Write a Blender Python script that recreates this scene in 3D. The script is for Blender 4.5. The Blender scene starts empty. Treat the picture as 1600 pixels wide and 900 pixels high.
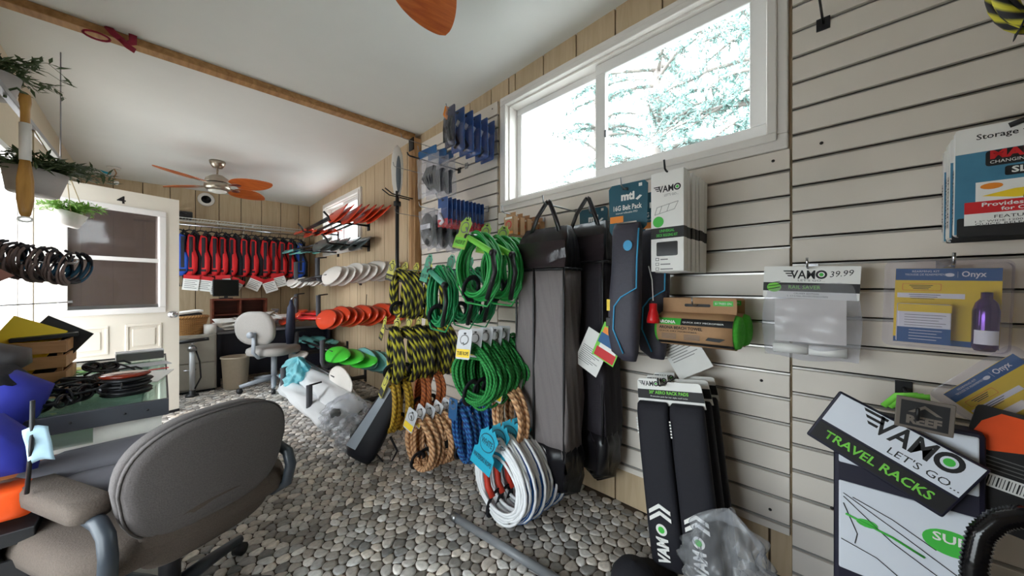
import bpy, bmesh, math, random
from mathutils import Vector, Matrix, Euler
PI = math.pi
scene = bpy.context.scene
C = scene.collection
# ------------------------------------------------------------------ camera
F, S, H = 547.0, math.sqrt(.5), 1.19          # focal length in pixels of the 1600x900 frame, eye height
cam_d = bpy.data.cameras.new('camera'); cam = bpy.data.objects.new('camera', cam_d); C.objects.link(cam)
cam.location = (0, 0, H); cam.rotation_euler = (PI/2, 0, -PI/4)
cam_d.sensor_width = 36; cam_d.lens = F/1600*36; cam_d.clip_start = .02
scene.camera = cam
scene.view_settings.view_transform = 'Standard'; scene.view_settings.look = 'None'
scene.view_settings.gamma = 1; scene.view_settings.use_curve_mapping = False
scene.view_settings.exposure = 1.12
# ------------------------------------------------------------------ sky (bright overcast)
world = bpy.data.worlds.new('overcast_sky'); scene.world = world; world.use_nodes = True
wn = world.node_tree.nodes; wl = world.node_tree.links
bg = wn['Background']; bg.inputs[0].default_value = (.93, .97, 1, 1); bg.inputs[1].default_value = 5.0
def portal(loc, rot, sx, sy):
    d = bpy.data.lights.new('daylight_portal', 'AREA'); d.shape = 'RECTANGLE'; d.size = sx; d.size_y = sy
    d.cycles.is_portal = True
    o = bpy.data.objects.new('daylight_portal', d); C.objects.link(o); o.location = loc; o.rotation_euler = rot
W, BACK, LEFT, FRONT = 1.79, 6.75, -.70, -1.9
portal((LEFT-.16, 3.97, 1.03), (0, -PI/2, 0), 2.06, .86)
portal((LEFT-.16, 5.25, 1.5), (0, -PI/2, 0), 1.1, 1.3)  # daylight through the added window behind the open door
portal((W+.2, 1.06, 2.18), (0, PI/2, 0), .7, 1.5)
portal((W+.2, 5.22, 2.08), (0, PI/2, 0), .7, 1.4)
portal((LEFT-.16, 1.2, .85), (0, -PI/2, 0), 1.3, 1.6)
scene.cycles.max_bounces = 8; scene.cycles.diffuse_bounces = 5; scene.cycles.transparent_max_bounces = 16
scene.cycles.sample_clamp_indirect = 8
# ------------------------------------------------------------------ pixel -> place (a pixel gives a direction, the plane it touches the distance)
def ray(px, py):
    r = (px-800)/F; u = (450-py)/F
    return Vector((S*(1+r), S*(1-r), u))
def PX(px, py, X): a = ray(px, py); k = X/a.x; return Vector((X, a.y*k, H+a.z*k))
def PY(px, py, Y): a = ray(px, py); k = Y/a.y; return Vector((a.x*k, Y, H+a.z*k))
def PZ(px, py, Z): a = ray(px, py); k = (Z-H)/a.z; return Vector((a.x*k, a.y*k, Z))
def ceil_z(y): return 2.795-.03*y
# ------------------------------------------------------------------ materials
def lin(c):
    c = [x/255 for x in c]
    return tuple(x/12.92 if x <= .04045 else ((x+.055)/1.055)**2.4 for x in c)+(1,)
MATS = {}
def mat(name, rgb, rough=.6, metal=0, var=.08, scale=30, bump=0, spec=.5, coat=0, trans=0):
    """plain procedural material: noise-varied colour, optional fine bump"""
    if name in MATS: return MATS[name]
    m = bpy.data.materials.new(name); m.use_nodes = True; MATS[name] = m
    n, l = m.node_tree.nodes, m.node_tree.links; b = n['Principled BSDF']
    b.inputs['Roughness'].default_value = rough; b.inputs['Metallic'].default_value = metal
    b.inputs['Specular IOR Level'].default_value = spec; b.inputs['Coat Weight'].default_value = coat
    tc = n.new('ShaderNodeTexCoord'); no = n.new('ShaderNodeTexNoise'); no.inputs['Scale'].default_value = scale
    no.inputs['Detail'].default_value = 4
    l.new(tc.outputs['Object'], no.inputs['Vector'])
    mix = n.new('ShaderNodeMix'); mix.data_type = 'RGBA'
    c = lin(rgb); lo = tuple(x*(1-var) for x in c[:3])+(1,); hi = tuple(min(1, x*(1+var)) for x in c[:3])+(1,)
    mix.inputs['A'].default_value = lo; mix.inputs['B'].default_value = hi
    l.new(no.outputs['Fac'], mix.inputs['Factor']); l.new(mix.outputs['Result'], b.inputs['Base Color'])
    if bump:
        bp = n.new('ShaderNodeBump'); bp.inputs['Strength'].default_value = bump; bp.inputs['Distance'].default_value = .004
        l.new(no.outputs['Fac'], bp.inputs['Height']); l.new(bp.outputs['Normal'], b.inputs['Normal'])
    return m
def mat_wood(name, rgb1, rgb2, scale=(1, 12, 12), rough=.5, wav=6):
    m = bpy.data.materials.new(name); m.use_nodes = True; MATS[name] = m
    n, l = m.node_tree.nodes, m.node_tree.links; b = n['Principled BSDF']; b.inputs['Roughness'].default_value = rough
    tc = n.new('ShaderNodeTexCoord'); mp = n.new('ShaderNodeMapping'); mp.inputs['Scale'].default_value = scale
    no = n.new('ShaderNodeTexNoise'); no.inputs['Scale'].default_value = wav; no.inputs['Detail'].default_value = 6; no.inputs['Distortion'].default_value = .6
    rp = n.new('ShaderNodeValToRGB'); rp.color_ramp.elements[0].position = .3; rp.color_ramp.elements[1].position = .7
    rp.color_ramp.elements[0].color = lin(rgb1); rp.color_ramp.elements[1].color = lin(rgb2)
    l.new(tc.outputs['Object'], mp.inputs['Vector']); l.new(mp.outputs[0], no.inputs['Vector']); l.new(no.outputs['Fac'], rp.inputs[0])
    l.new(rp.outputs[0], b.inputs['Base Color'])
    return m
def mat_clear(name, rgb=(255, 255, 255), alpha=.1, rough=.05, crinkle=0, mixgloss=.5):
    """thin clear sheet (window pane, blister, poly bag): straight-through light, a share of gloss and haze"""
    m = bpy.data.materials.new(name); m.use_nodes = True; MATS[name] = m
    n, l = m.node_tree.nodes, m.node_tree.links
    n.remove(n['Principled BSDF']); out = n['Material Output']
    tr = n.new('ShaderNodeBsdfTransparent'); tr.inputs[0].default_value = lin(rgb)
    gl = n.new('ShaderNodeBsdfGlossy'); gl.inputs['Roughness'].default_value = rough
    df = n.new('ShaderNodeBsdfDiffuse'); df.inputs[0].default_value = lin(rgb)
    m1 = n.new('ShaderNodeMixShader'); m1.inputs[0].default_value = alpha
    l.new(tr.outputs[0], m1.inputs[1]); l.new(df.outputs[0], m1.inputs[2])
    fr = n.new('ShaderNodeFresnel'); ge = n.new('ShaderNodeNewGeometry'); io = n.new('ShaderNodeMath'); io.operation = 'MULTIPLY_ADD'
    io.inputs[1].default_value = 1/1.45-1.45; io.inputs[2].default_value = 1.45; l.new(ge.outputs['Backfacing'], io.inputs[0]); l.new(io.outputs[0], fr.inputs[0])   # same sheet gloss from both sides
    mu = n.new('ShaderNodeMath'); mu.operation = 'MULTIPLY'; mu.inputs[1].default_value = mixgloss
    l.new(fr.outputs[0], mu.inputs[0])
    m2 = n.new('ShaderNodeMixShader'); l.new(mu.outputs[0], m2.inputs[0]); l.new(m1.outputs[0], m2.inputs[1]); l.new(gl.outputs[0], m2.inputs[2])
    if crinkle:
        no = n.new('ShaderNodeTexNoise'); no.inputs['Scale'].default_value = crinkle; no.inputs['Detail'].default_value = 5
        tc = n.new('ShaderNodeTexCoord'); l.new(tc.outputs['Object'], no.inputs['Vector'])
        bp = n.new('ShaderNodeBump'); bp.inputs['Strength'].default_value = .35; bp.inputs['Distance'].default_value = .012
        l.new(no.outputs['Fac'], bp.inputs['Height']); l.new(bp.outputs[0], gl.inputs['Normal']); l.new(bp.outputs[0], fr.inputs['Normal'])
    l.new(m2.outputs[0], out.inputs[0])
    return m
def mat_braid(name, cols, su=1.0, sv=2.0, rough=.7):
    """braided rope: diagonal strands from the tube's own uv (u along the rope in rope-widths, v around)"""
    m = bpy.data.materials.new(name); m.use_nodes = True; MATS[name] = m
    n, l = m.node_tree.nodes, m.node_tree.links; b = n['Principled BSDF']; b.inputs['Roughness'].default_value = rough
    uv = n.new('ShaderNodeUVMap'); sp = n.new('ShaderNodeSeparateXYZ'); l.new(uv.outputs[0], sp.inputs[0])
    def math_(op, a, b_):
        q = n.new('ShaderNodeMath'); q.operation = op
        for i, x in enumerate((a, b_)):
            if isinstance(x, (int, float)): q.inputs[i].default_value = x
            elif x is not None: l.new(x, q.inputs[i])
        return q.outputs[0]
    u = math_('MULTIPLY', sp.outputs[0], su); v = math_('MULTIPLY', sp.outputs[1], sv)
    tri = math_('PINGPONG', v, 1.0)
    f = math_('FRACT', math_('ADD', u, tri), None)
    rp = n.new('ShaderNodeValToRGB'); rp.color_ramp.interpolation = 'LINEAR'
    els = rp.color_ramp.elements
    els[0].position = 0; els[0].color = lin(cols[0]); els[1].position = 1; els[1].color = lin(cols[0])
    for i, c in enumerate(cols[1:], 1):
        e = els.new(i/len(cols)); e.color = lin(c)
    l.new(f, rp.inputs[0]); l.new(rp.outputs[0], b.inputs['Base Color'])
    bp = n.new('ShaderNodeBump'); bp.inputs['Strength'].default_value = .5; bp.inputs['Distance'].default_value = .003
    l.new(math_('PINGPONG', f, .5), bp.inputs['Height']); l.new(bp.outputs[0], b.inputs['Normal'])
    return m
# ------------------------------------------------------------------ mesh builder
class MB:
    def __init__(s): s.v = []; s.f = []; s.sm = []; s.uv = {}
    def add(s, vs, fs, smooth=False, uvs=None):
        o = len(s.v); s.v += [tuple(x) for x in vs]
        for i, f in enumerate(fs):
            if uvs: s.uv[len(s.f)] = uvs[i]
            s.f.append(tuple(a+o for a in f)); s.sm.append(smooth)
        return s
    def box(s, x0, x1, y0, y1, z0, z1, M=None):
        vs = [Vector((x, y, z)) for x in (x0, x1) for y in (y0, y1) for z in (z0, z1)]
        if M is not None: vs = [M @ v for v in vs]
        return s.add(vs, [(0, 1, 3, 2), (4, 6, 7, 5), (0, 4, 5, 1), (2, 3, 7, 6), (0, 2, 6, 4), (1, 5, 7, 3)])
    def tube(s, pts, r, n=8, closed=False, cap=True, flat=1.0, up=None):
        pts = [Vector(p) for p in pts]; N = len(pts)
        rs = r if isinstance(r, (list, tuple)) else [r]*N
        T = []
        for i in range(N):
            a = pts[(i-1) % N] if closed or i > 0 else pts[i]; b = pts[(i+1) % N] if closed or i < N-1 else pts[i]
            t = b-a; T.append(t.normalized() if t.length > 1e-9 else Vector((0, 0, 1)))
        ref = Vector(up) if up else (Vector((0, 0, 1)) if abs(T[0].z) < .9 else Vector((1, 0, 0)))
        nrm = (ref-T[0]*ref.dot(T[0])).normalized(); vs = []; L = [0]
        for i in range(N):
            nrm = nrm-T[i]*nrm.dot(T[i])
            nrm = nrm.normalized() if nrm.length > 1e-6 else T[i].orthogonal().normalized()
            if up: q = Vector(up)-T[i]*Vector(up).dot(T[i]); nrm = q.normalized() if q.length > 1e-3 else nrm
            bn = T[i].cross(nrm)
            if i: L.append(L[-1]+(pts[i]-pts[i-1]).length)
            for k in range(n):
                a = 2*PI*k/n; vs.append(pts[i]+nrm*math.cos(a)*rs[i]*flat+bn*math.sin(a)*rs[i])
        fs, uvs = [], []; rr = max(rs)*2
        for i in range(N if closed else N-1):
            j = (i+1) % N; u0 = L[i]/rr; u1 = (L[j] if j else L[-1]+(pts[0]-pts[-1]).length)/rr
            for k in range(n):
                k2 = (k+1) % n
                fs.append((i*n+k, j*n+k, j*n+k2, i*n+k2)); uvs.append(((u0, k/n), (u1, k/n), (u1, (k+1)/n), (u0, (k+1)/n)))
        if cap and not closed:
            fs += [tuple(range(n-1, -1, -1)), tuple((N-1)*n+k for k in range(n))]; uvs += [((0, 0),)*n]*2
        return s.add(vs, fs, True, uvs)
    def lathe(s, prof, n=24, c=(0, 0, 0), M=None, sx=1, sy=1):
        vs, fs = [], []; c = Vector(c)
        for r, z in prof:
            for k in range(n):
                a = 2*PI*k/n; v = Vector((r*math.cos(a)*sx, r*math.sin(a)*sy, z)); vs.append((M @ v if M is not None else v)+c)
        for i in range(len(prof)-1):
            for k in range(n):
                k2 = (k+1) % n; fs.append((i*n+k, i*n+k2, (i+1)*n+k2, (i+1)*n+k))
        if prof[0][0] > 1e-6: fs.append(tuple(range(n-1, -1, -1)))
        if prof[-1][0] > 1e-6: fs.append(tuple((len(prof)-1)*n+k for k in range(n)))
        return s.add(vs, fs, True)
    def prism(s, poly, y0, y1, M=None, smooth=False):
        """polygon given in (x, z), extruded along y"""
        n = len(poly); vs = [Vector((x, y0, z)) for x, z in poly]+[Vector((x, y1, z)) for x, z in poly]
        if M is not None: vs = [M @ v for v in vs]
        return s.add(vs, [tuple(range(n)), tuple(range(2*n-1, n-1, -1))]+[(i, i+n, (i+1) % n+n, (i+1) % n) for i in range(n)], smooth)
    def grid(s, fn, nu, nv, smooth=True, wrap=False):
        vs = [fn(i/nu, j/nv) for i in range(nu+1) for j in range(nv+1)]
        fs = [(i*(nv+1)+j, (i+1)*(nv+1)+j, (i+1)*(nv+1)+j+1, i*(nv+1)+j+1) for i in range(nu) for j in range(nv)]
        return s.add(vs, fs, smooth)
    def loft(s, rings, cap=True, smooth=True):
        n = len(rings[0]); vs = [p for r in rings for p in r]; m = len(rings)
        fs = [(i*n+k, i*n+(k+1) % n, (i+1)*n+(k+1) % n, (i+1)*n+k) for i in range(m-1) for k in range(n)]
        if cap: fs += [tuple(range(n-1, -1, -1)), tuple((m-1)*n+k for k in range(n))]
        return s.add(vs, fs, smooth)
    def mesh(s, name):
        me = bpy.data.meshes.new(name); me.from_pydata([tuple(v) for v in s.v], [], s.f)
        me.polygons.foreach_set('use_smooth', s.sm)
        if s.uv:
            ul = me.uv_layers.new(name='UVMap')
            for p in me.polygons:
                q = s.uv.get(p.index)
                if q:
                    for k, li in enumerate(p.loop_indices): ul.data[li].uv = q[k]
        me.update(); return me
    def build(s, name, m, parent=None, loc=(0, 0, 0), rot=(0, 0, 0), bev=0, seg=2, solid=0, sub=0, kind=None):
        me = s.mesh(name)
        bm = bmesh.new(); bm.from_mesh(me); bmesh.ops.recalc_face_normals(bm, faces=bm.faces); bm.to_mesh(me); bm.free()
        me.materials.append(m if not isinstance(m, str) else MATS[m])
        o = bpy.data.objects.new(name, me); C.objects.link(o); o.location = loc; o.rotation_euler = rot
        if parent is not None: o.parent = parent
        if solid: q = o.modifiers.new('solid', 'SOLIDIFY'); q.thickness = solid; q.offset = 0
        if bev: q = o.modifiers.new('bevel', 'BEVEL'); q.width = bev; q.segments = seg; q.limit_method = 'ANGLE'; q.angle_limit = math.radians(40)
        if sub: q = o.modifiers.new('sub', 'SUBSURF'); q.levels = sub; q.render_levels = sub
        if kind: o['kind'] = kind
        return o
def thing(name, label, cat, loc=(0, 0, 0), rotz=0, group=None, rot=None):
    o = bpy.data.objects.new(name, None); C.objects.link(o); o.empty_display_size = .05
    o.location = loc; o.rotation_euler = rot if rot else (0, 0, rotz)
    return tag(o, label, cat, group)
def tag(o, label, cat, group=None):
    o['label'] = label; o['category'] = cat
    if group: o['group'] = group
    return o
def copy_tree(o, parent=None, loc=None, rot=None, label=None, group=None):
    c = o.copy(); C.objects.link(c)
    if parent is not None: c.parent = parent; 
    if loc is not None: c.location = loc
    if rot is not None: c.rotation_euler = rot
    if label: c['label'] = label
    if group: c['group'] = group
    for ch in list(o.children): copy_tree(ch, c)
    return c
def rrect(w, h, r=.01, n=4, cx=0, cz=0):
    out = []
    for qx, qz, a0 in ((1, 1, 0), (-1, 1, 1), (-1, -1, 2), (1, -1, 3)):
        for i in range(n+1):
            a = (a0+i/n)*PI/2; out.append((cx+qx*(w/2-r)+r*math.cos(a), cz+qz*(h/2-r)+r*math.sin(a)))
    return out
def ellipse(w, h, n=24, cx=0, cz=0): return [(cx+w/2*math.cos(2*PI*i/n), cz+h/2*math.sin(2*PI*i/n)) for i in range(n)]
def tx(parent, text, m, x, z, w=None, h=.02, y=-.001, bold=.0, align='LEFT', rotz=0, shear=0, name='lettering', lean=None):
    """flat lettering in the xz plane, facing -y; w = fitted width, h = cap height"""
    cu = bpy.data.curves.new('t', 'FONT'); cu.body = text; cu.size = 1; cu.offset = bold; cu.resolution_u = 2; cu.shear = shear
    o = bpy.data.objects.new('t', cu); C.objects.link(o)
    dg = bpy.context.evaluated_depsgraph_get(); me = bpy.data.meshes.new_from_object(o.evaluated_get(dg))
    bpy.data.objects.remove(o); bpy.data.curves.remove(cu)
    xs = [v.co.x for v in me.vertices]; x0, x1 = min(xs), max(xs)
    sz = h/.7; sx = (w/(x1-x0)) if w else sz
    off = {'LEFT': 0, 'CENTER': -.5*(x1-x0)*sx, 'RIGHT': -(x1-x0)*sx}[align]
    cr, sr = math.cos(rotz), math.sin(rotz)
    for v in me.vertices:
        a, b = (v.co.x-x0)*sx+off, v.co.y*sz
        v.co = (a*cr-b*sr, 0, a*sr+b*cr)
    me.materials.append(m if not isinstance(m, str) else MATS[m]); me.name = name
    ob = bpy.data.objects.new(name, me); C.objects.link(ob); ob.location = (x, y, z); ob.parent = parent
    return ob
def pr(parent, poly, m, y=-.0006, t=.0004, name='printed_panel'):
    return MB().prism(poly, y, y+t).build(name, m, parent)
def rc(x0, x1, z0, z1): return [(x0, z0), (x1, z0), (x1, z1), (x0, z1)]
def frame4(mb, x0, x1, a0, a1, b0, b1, t, swap=False):
    """four boards round a rectangle (a, b); rails run full width, stiles fit between them"""
    for p in ((a0, a1, b1-t, b1), (a0, a1, b0, b0+t), (a0, a0+t, b0+t, b1-t), (a1-t, a1, b0+t, b1-t)):
        if swap: mb.box(p[0], p[1], x0, x1, p[2], p[3])
        else: mb.box(x0, x1, p[0], p[1], p[2], p[3])
    return mb
WALLROT = -PI/2            # things on the right wall: their front (-y) faces the room (-x)
# colours
mat('slat_white', (224, 214, 203), .45, var=.03, scale=8)
mat('slat_back', (120, 110, 104), .4, var=.1)
mat('groove_strip', (176, 172, 168), .28, metal=.6, var=.05)
mat('white_paint', (226, 220, 214), .45, var=.04, scale=6, bump=.05)
mat('vinyl_white', (236, 234, 232), .35, var=.02)
mat('ceiling_white', (226, 226, 222), .9, var=.03, scale=5)
mat('black', (22, 21, 24), .5, var=.15); mat('black_gloss', (14, 13, 16), .18, var=.1)
mat('black_fabric', (26, 25, 32), .85, var=.25, scale=60, bump=.3)
mat('chrome', (200, 200, 205), .18, metal=1, var=.03); mat('steel', (150, 150, 152), .35, metal=1, var=.05)
mat('nickel', (190, 180, 165), .3, metal=1, var=.04)
mat('dark_metal', (40, 40, 44), .4, metal=.5, var=.1)
mat('white_card', (238, 236, 232), .55, var=.02); mat('paper', (232, 230, 226), .8, var=.03)
mat('ink', (24, 22, 24), .6, var=.02); mat('ink_grey', (110, 108, 108), .6, var=.02)
mat('green_ink', (70, 190, 70), .55, var=.02); mat('lime', (120, 205, 70), .6, var=.08)
mat('red_ink', (205, 30, 36), .5, var=.03); mat('blue_ink', (28, 88, 140), .5, var=.03); mat('yellow_ink', (244, 208, 40), .5, var=.03)
mat('teal_card', (24, 84, 102), .5, var=.05); mat('orange_ink', (238, 140, 40), .5, var=.03)
mat('kraft', (178, 138, 100), .75, var=.06, scale=80)
mat('foam_grey', (74, 75, 80), .9, var=.1, scale=120, bump=.2)
mat('cyan_card', (24, 160, 190), .5, var=.05); mat('silver_card', (190, 192, 196), .35, var=.1, scale=12)
mat('yellow_card', (206, 200, 80), .5, var=.12, scale=25)
mat_clear('pane_glass', (250, 254, 255), .02, .02, mixgloss=.6)
mat_clear('clear_bag', (246, 247, 250), .13, .2, crinkle=10, mixgloss=.8)
mat_clear('poly_clear', (240, 240, 244), .16, .15, mixgloss=.7)
mat_clear('milky_bag', (246, 249, 252), .6, .3, crinkle=7, mixgloss=.5)
mat_clear('blister', (240, 238, 248), .07, .08, mixgloss=1.0)
# ================================================================== THE ROOM
def struct(o): o['kind'] = 'structure'; return o
rnd = random.Random(5)
# floor: bedding plus pebbles
mat('floor_bed', (78, 66, 56), .8, var=.15, scale=40)
floor = struct(MB().box(LEFT-.14, W+.14, FRONT-.14, BACK+.14, -.1, -.004).build('floor', 'floor_bed'))
mp = bpy.data.materials.new('pebble_stone'); mp.use_nodes = True; MATS['pebble_stone'] = mp
n, l = mp.node_tree.nodes, mp.node_tree.links; b = n['Principled BSDF']; b.inputs['Roughness'].default_value = .42
at = n.new('ShaderNodeAttribute'); at.attribute_name = 'stone'; no = n.new('ShaderNodeTexNoise'); no.inputs['Scale'].default_value = 60; no.inputs['Detail'].default_value = 5
geo = n.new('ShaderNodeNewGeometry'); l.new(geo.outputs['Position'], no.inputs['Vector'])
mx = n.new('ShaderNodeMix'); mx.data_type = 'RGBA'; mx.blend_type = 'MULTIPLY'; mx.inputs['Factor'].default_value = .6
l.new(at.outputs['Color'], mx.inputs['A']); l.new(no.outputs['Fac'], mx.inputs['B'])
hs = n.new('ShaderNodeHueSaturation'); hs.inputs['Saturation'].default_value = 1.0; hs.inputs['Value'].default_value = 2.0
l.new(mx.outputs['Result'], hs.inputs['Color']); l.new(hs.outputs[0], b.inputs['Base Color'])
def pebble_cells():
    sp = .056; pts = []; rows = int((BACK-.3)/(sp*.82)); 
    for j in range(rows+2):
        for i in range(int((W-LEFT)/sp)+2):
            x = LEFT+(i+(j % 2)*.5)*sp+rnd.uniform(-.32, .32)*sp; y = .28+j*sp*.82+rnd.uniform(-.32, .32)*sp
            pts.append((x, y))
    grid = {}
    for k, (x, y) in enumerate(pts): grid.setdefault((int(x//.08), int(y//.08)), []).append(k)
    out = []
    for k, (x, y) in enumerate(pts):
        poly = [(-.07, -.07), (.07, -.07), (.07, .07), (-.07, .07)]
        gx, gy = int(x//.08), int(y//.08)
        for a in (-1, 0, 1):
            for c in (-1, 0, 1):
                for q in grid.get((gx+a, gy+c), ()):
                    if q == k: continue
                    dx, dy = pts[q][0]-x, pts[q][1]-y; h = (dx*dx+dy*dy)/2
                    if h > .007: continue
                    res = []
                    for i in range(len(poly)):
                        p, r = poly[i], poly[(i+1) % len(poly)]
                        dp, dr = p[0]*dx+p[1]*dy-h, r[0]*dx+r[1]*dy-h
                        if dp <= 0: res.append(p)
                        if (dp < 0 < dr) or (dr < 0 < dp):
                            t = dp/(dp-dr); res.append((p[0]+(r[0]-p[0])*t, p[1]+(r[1]-p[1])*t))
                    poly = res
        if len(poly) < 3: continue
        m = len(poly); cx = sum(p[0] for p in poly)/m; cy = sum(p[1] for p in poly)/m
        poly = [((p[0]-cx)*.93+cx, (p[1]-cy)*.93+cy) for p in poly]
        sm = []
        for i in range(m):
            p, q = poly[i], poly[(i+1) % m]
            sm += [(p[0]*.72+q[0]*.28, p[1]*.72+q[1]*.28), (p[0]*.28+q[0]*.72, p[1]*.28+q[1]*.72)]
        out.append((x+cx, y+cy, [(p[0]-cx, p[1]-cy) for p in sm]))
    return out
def pebble_geo(mb, cx, cy, poly, hgt):
    n = len(poly)
    vs = [(cx+x, cy+y, -.004) for x, y in poly]+[(cx+x*.93, cy+y*.93, hgt*.7) for x, y in poly]+[(cx+x*.6, cy+y*.6, hgt) for x, y in poly]
    fs = [(i, (i+1) % n, n+(i+1) % n, n+i) for i in range(n)]+[(n+i, n+(i+1) % n, 2*n+(i+1) % n, 2*n+i) for i in range(n)]+[tuple(range(2*n, 3*n))]
    mb.add(vs, fs, True); return len(fs)
def stone_col():
    g = rnd.choice([rnd.uniform(.12, .22), rnd.uniform(.22, .36), rnd.uniform(.34, .56), rnd.uniform(.24, .38)])
    w = rnd.uniform(.03, .14)
    return (g*(1+w), g, g*(1-w), 1)
def set_cols(me, cols):
    a = me.color_attributes.new('stone', 'FLOAT_COLOR', 'CORNER')
    buf = []
    for p in me.polygons: buf += list(cols[p.index])*p.loop_total
    a.data.foreach_set('color', buf)
cells = [c for c in pebble_cells() if LEFT-.02 < c[0] < W-.0 and c[1] < BACK]
def shown(c):
    f = S*(c[0]+c[1]); r = S*(c[0]-c[1])
    if f < .3: return 0
    px, py = 800+F*r/f, 450+F*H/f
    if not (330 < px < 1040 and 640 < py < 905): return 0
    if px < 470 and py > 640+(470-px)*.9: return 0
    return 1/f
near = sorted(cells, key=shown, reverse=True)[:300]; nearset = set(id(c) for c in near)
for c in near:
    mb = MB(); k = pebble_geo(mb, 0, 0, c[2], rnd.uniform(.001, .004)); me = mb.mesh('pebble'); col = stone_col(); set_cols(me, [col]*k)
    me.materials.append(mp); o = bpy.data.objects.new('pebble', me); C.objects.link(o); o.location = (c[0], c[1], 0); o.parent = floor
mb = MB(); cols = []
for c in cells:
    if id(c) in nearset: continue
    k = pebble_geo(mb, c[0], c[1], c[2], rnd.uniform(.001, .004)); cols += [stone_col()]*k
me = mb.mesh('pebble_field'); set_cols(me, cols); me.materials.append(mp)
o = bpy.data.objects.new('pebble_field', me); C.objects.link(o); o.parent = floor; o['kind'] = 'stuff'
mat('gravel_ground', (188, 186, 184), .95, var=.12, scale=3); struct(MB().box(-30, 30, -30, 30, -.3, -.13).build('ground', 'gravel_ground'))
# ceiling
def ceil_poly(mb, y0, y1, th):
    vs = []
    for y in (y0, y1):
        for x in (LEFT-.14, W+.14): vs += [(x, y, ceil_z(y)), (x, y, ceil_z(y)+th)]
    mb.add(vs, [(0, 2, 6, 4), (1, 5, 7, 3), (0, 1, 3, 2), (4, 6, 7, 5), (0, 4, 5, 1), (2, 3, 7, 6)])
mb = MB(); ceil_poly(mb, FRONT-.14, BACK+.14, .12); ceiling = struct(mb.build('ceiling', 'ceiling_white'))
# walls ---------------------------------------------------------------
mat('wall_groove', (88, 70, 50), .8)
mat_wood('plank_tan', (184, 160, 128), (200, 178, 146), (6, 6, .6), .6, 5)
T0 = W+.016                                   # plank face of the right wall
W1 = (.275, 1.84, 1.82, 2.53); W2 = (4.56, 5.9, 1.74, 2.42)       # window openings y0,y1,z0,z1
mb = MB()
def wall_x(mb, x0, x1, ya, yb, holes):
    ys = ya
    for (h0, h1, z0, z1) in holes:
        mb.box(x0, x1, ys, h0, 0, 2.9); mb.box(x0, x1, h0, h1, 0, z0)
        if z1 < 2.8: mb.box(x0, x1, h0, h1, z1, 2.9)
        ys = h1
    mb.box(x0, x1, ys, yb, 0, 2.9)
wall_x(mb, T0+.012, T0+.13, FRONT-.14, BACK+.14, [W1, W2])
wall_right = struct(mb.build('wall_right', 'wall_groove'))
PL = .2628
def plank_r(y0, y1, z0, z1):
    MB().box(T0, T0+.012, y0+.004, y1-.004, z0, z1).build('plank', 'plank_tan', wall_right, bev=.002, seg=1)
k = -10
while True:
    y0 = .984+PL*k; y1 = y0+PL; k += 1
    if y0 > BACK: break
    y1 = min(y1, BACK)
    segs = [(y0, y1)]
    for (a, b_, z0, z1) in (W1, W2):
        ns = []
        for (p, q) in segs:
            if q <= a or p >= b_: ns.append((p, q)); continue
            if p < a: ns.append((p, a))
            if q > b_: ns.append((b_, q))
            p2, q2 = max(p, a), min(q, b_)
            plank_r(p2, q2, .0, z0); plank_r(p2, q2, z1, ceil_z(q2)+.01)
        segs = ns
    for (p, q) in segs:
        if q-p > .02: plank_r(p, q, 0, ceil_z(q)+.01)
mb = MB().box(LEFT-.14, W+.14, BACK+.012, BACK+.13, 0, 2.9); wall_back = struct(mb.build('wall_back', 'wall_groove'))
x = LEFT
while x < W+.01:
    x1 = min(x+.26, W+.016)
    MB().box(x+.004, x1-.004, BACK, BACK+.012, 0, 2.62).build('plank', 'plank_tan', wall_back, bev=.002, seg=1); x += .26
mb = MB(); mb.box(LEFT-.13, LEFT, FRONT-.14, .4, 0, 2.9); mb.box(LEFT-.13, LEFT, .4, 2.0, 0, .2); mb.box(LEFT-.13, LEFT, .4, 2.0, 1.5, 2.9); mb.box(LEFT-.13, LEFT, 2.0, 3.52, 0, 2.9); mb.box(LEFT-.13, LEFT, 4.42, 4.62, 0, 2.9); mb.box(LEFT-.13, LEFT, 4.62, 5.9, 0, .95); mb.box(LEFT-.13, LEFT, 4.62, 5.9, 2.05, 2.9); mb.box(LEFT-.13, LEFT, 5.9, BACK+.14, 0, 2.9); mb.box(LEFT-.13, LEFT, 3.52, 4.42, 2.08, 2.9)
mat('wall_left_paint', (206, 192, 168), .7, var=.04)
wall_left = struct(mb.build('wall_left', 'wall_left_paint'))
mb = MB(); mb.box(LEFT-.14, W+.14, FRONT-.13, FRONT, 0, 2.9)
wall_front = struct(mb.build('wall_front', 'wall_left_paint'))
w4 = struct(frame4(MB(), LEFT-.1, LEFT-.04, .4, 2.0, .2, 1.5, .05).build('window_3', 'vinyl_white')); MB().box(LEFT-.1, LEFT-.04, 1.17, 1.23, .25, 1.45).build('mullion', 'vinyl_white', w4); MB().box(LEFT-.072, LEFT-.068, .44, 1.96, .24, 1.46).build('pane', 'pane_glass', w4)
w5 = struct(frame4(MB(), LEFT-.1, LEFT-.04, 4.62, 5.9, .95, 2.05, .05).build('window_4', 'vinyl_white')); MB().box(LEFT-.072, LEFT-.068, 4.66, 5.86, .99, 2.01).build('pane', 'pane_glass', w5)  # unseen window added behind the open door to brighten the far end
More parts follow.
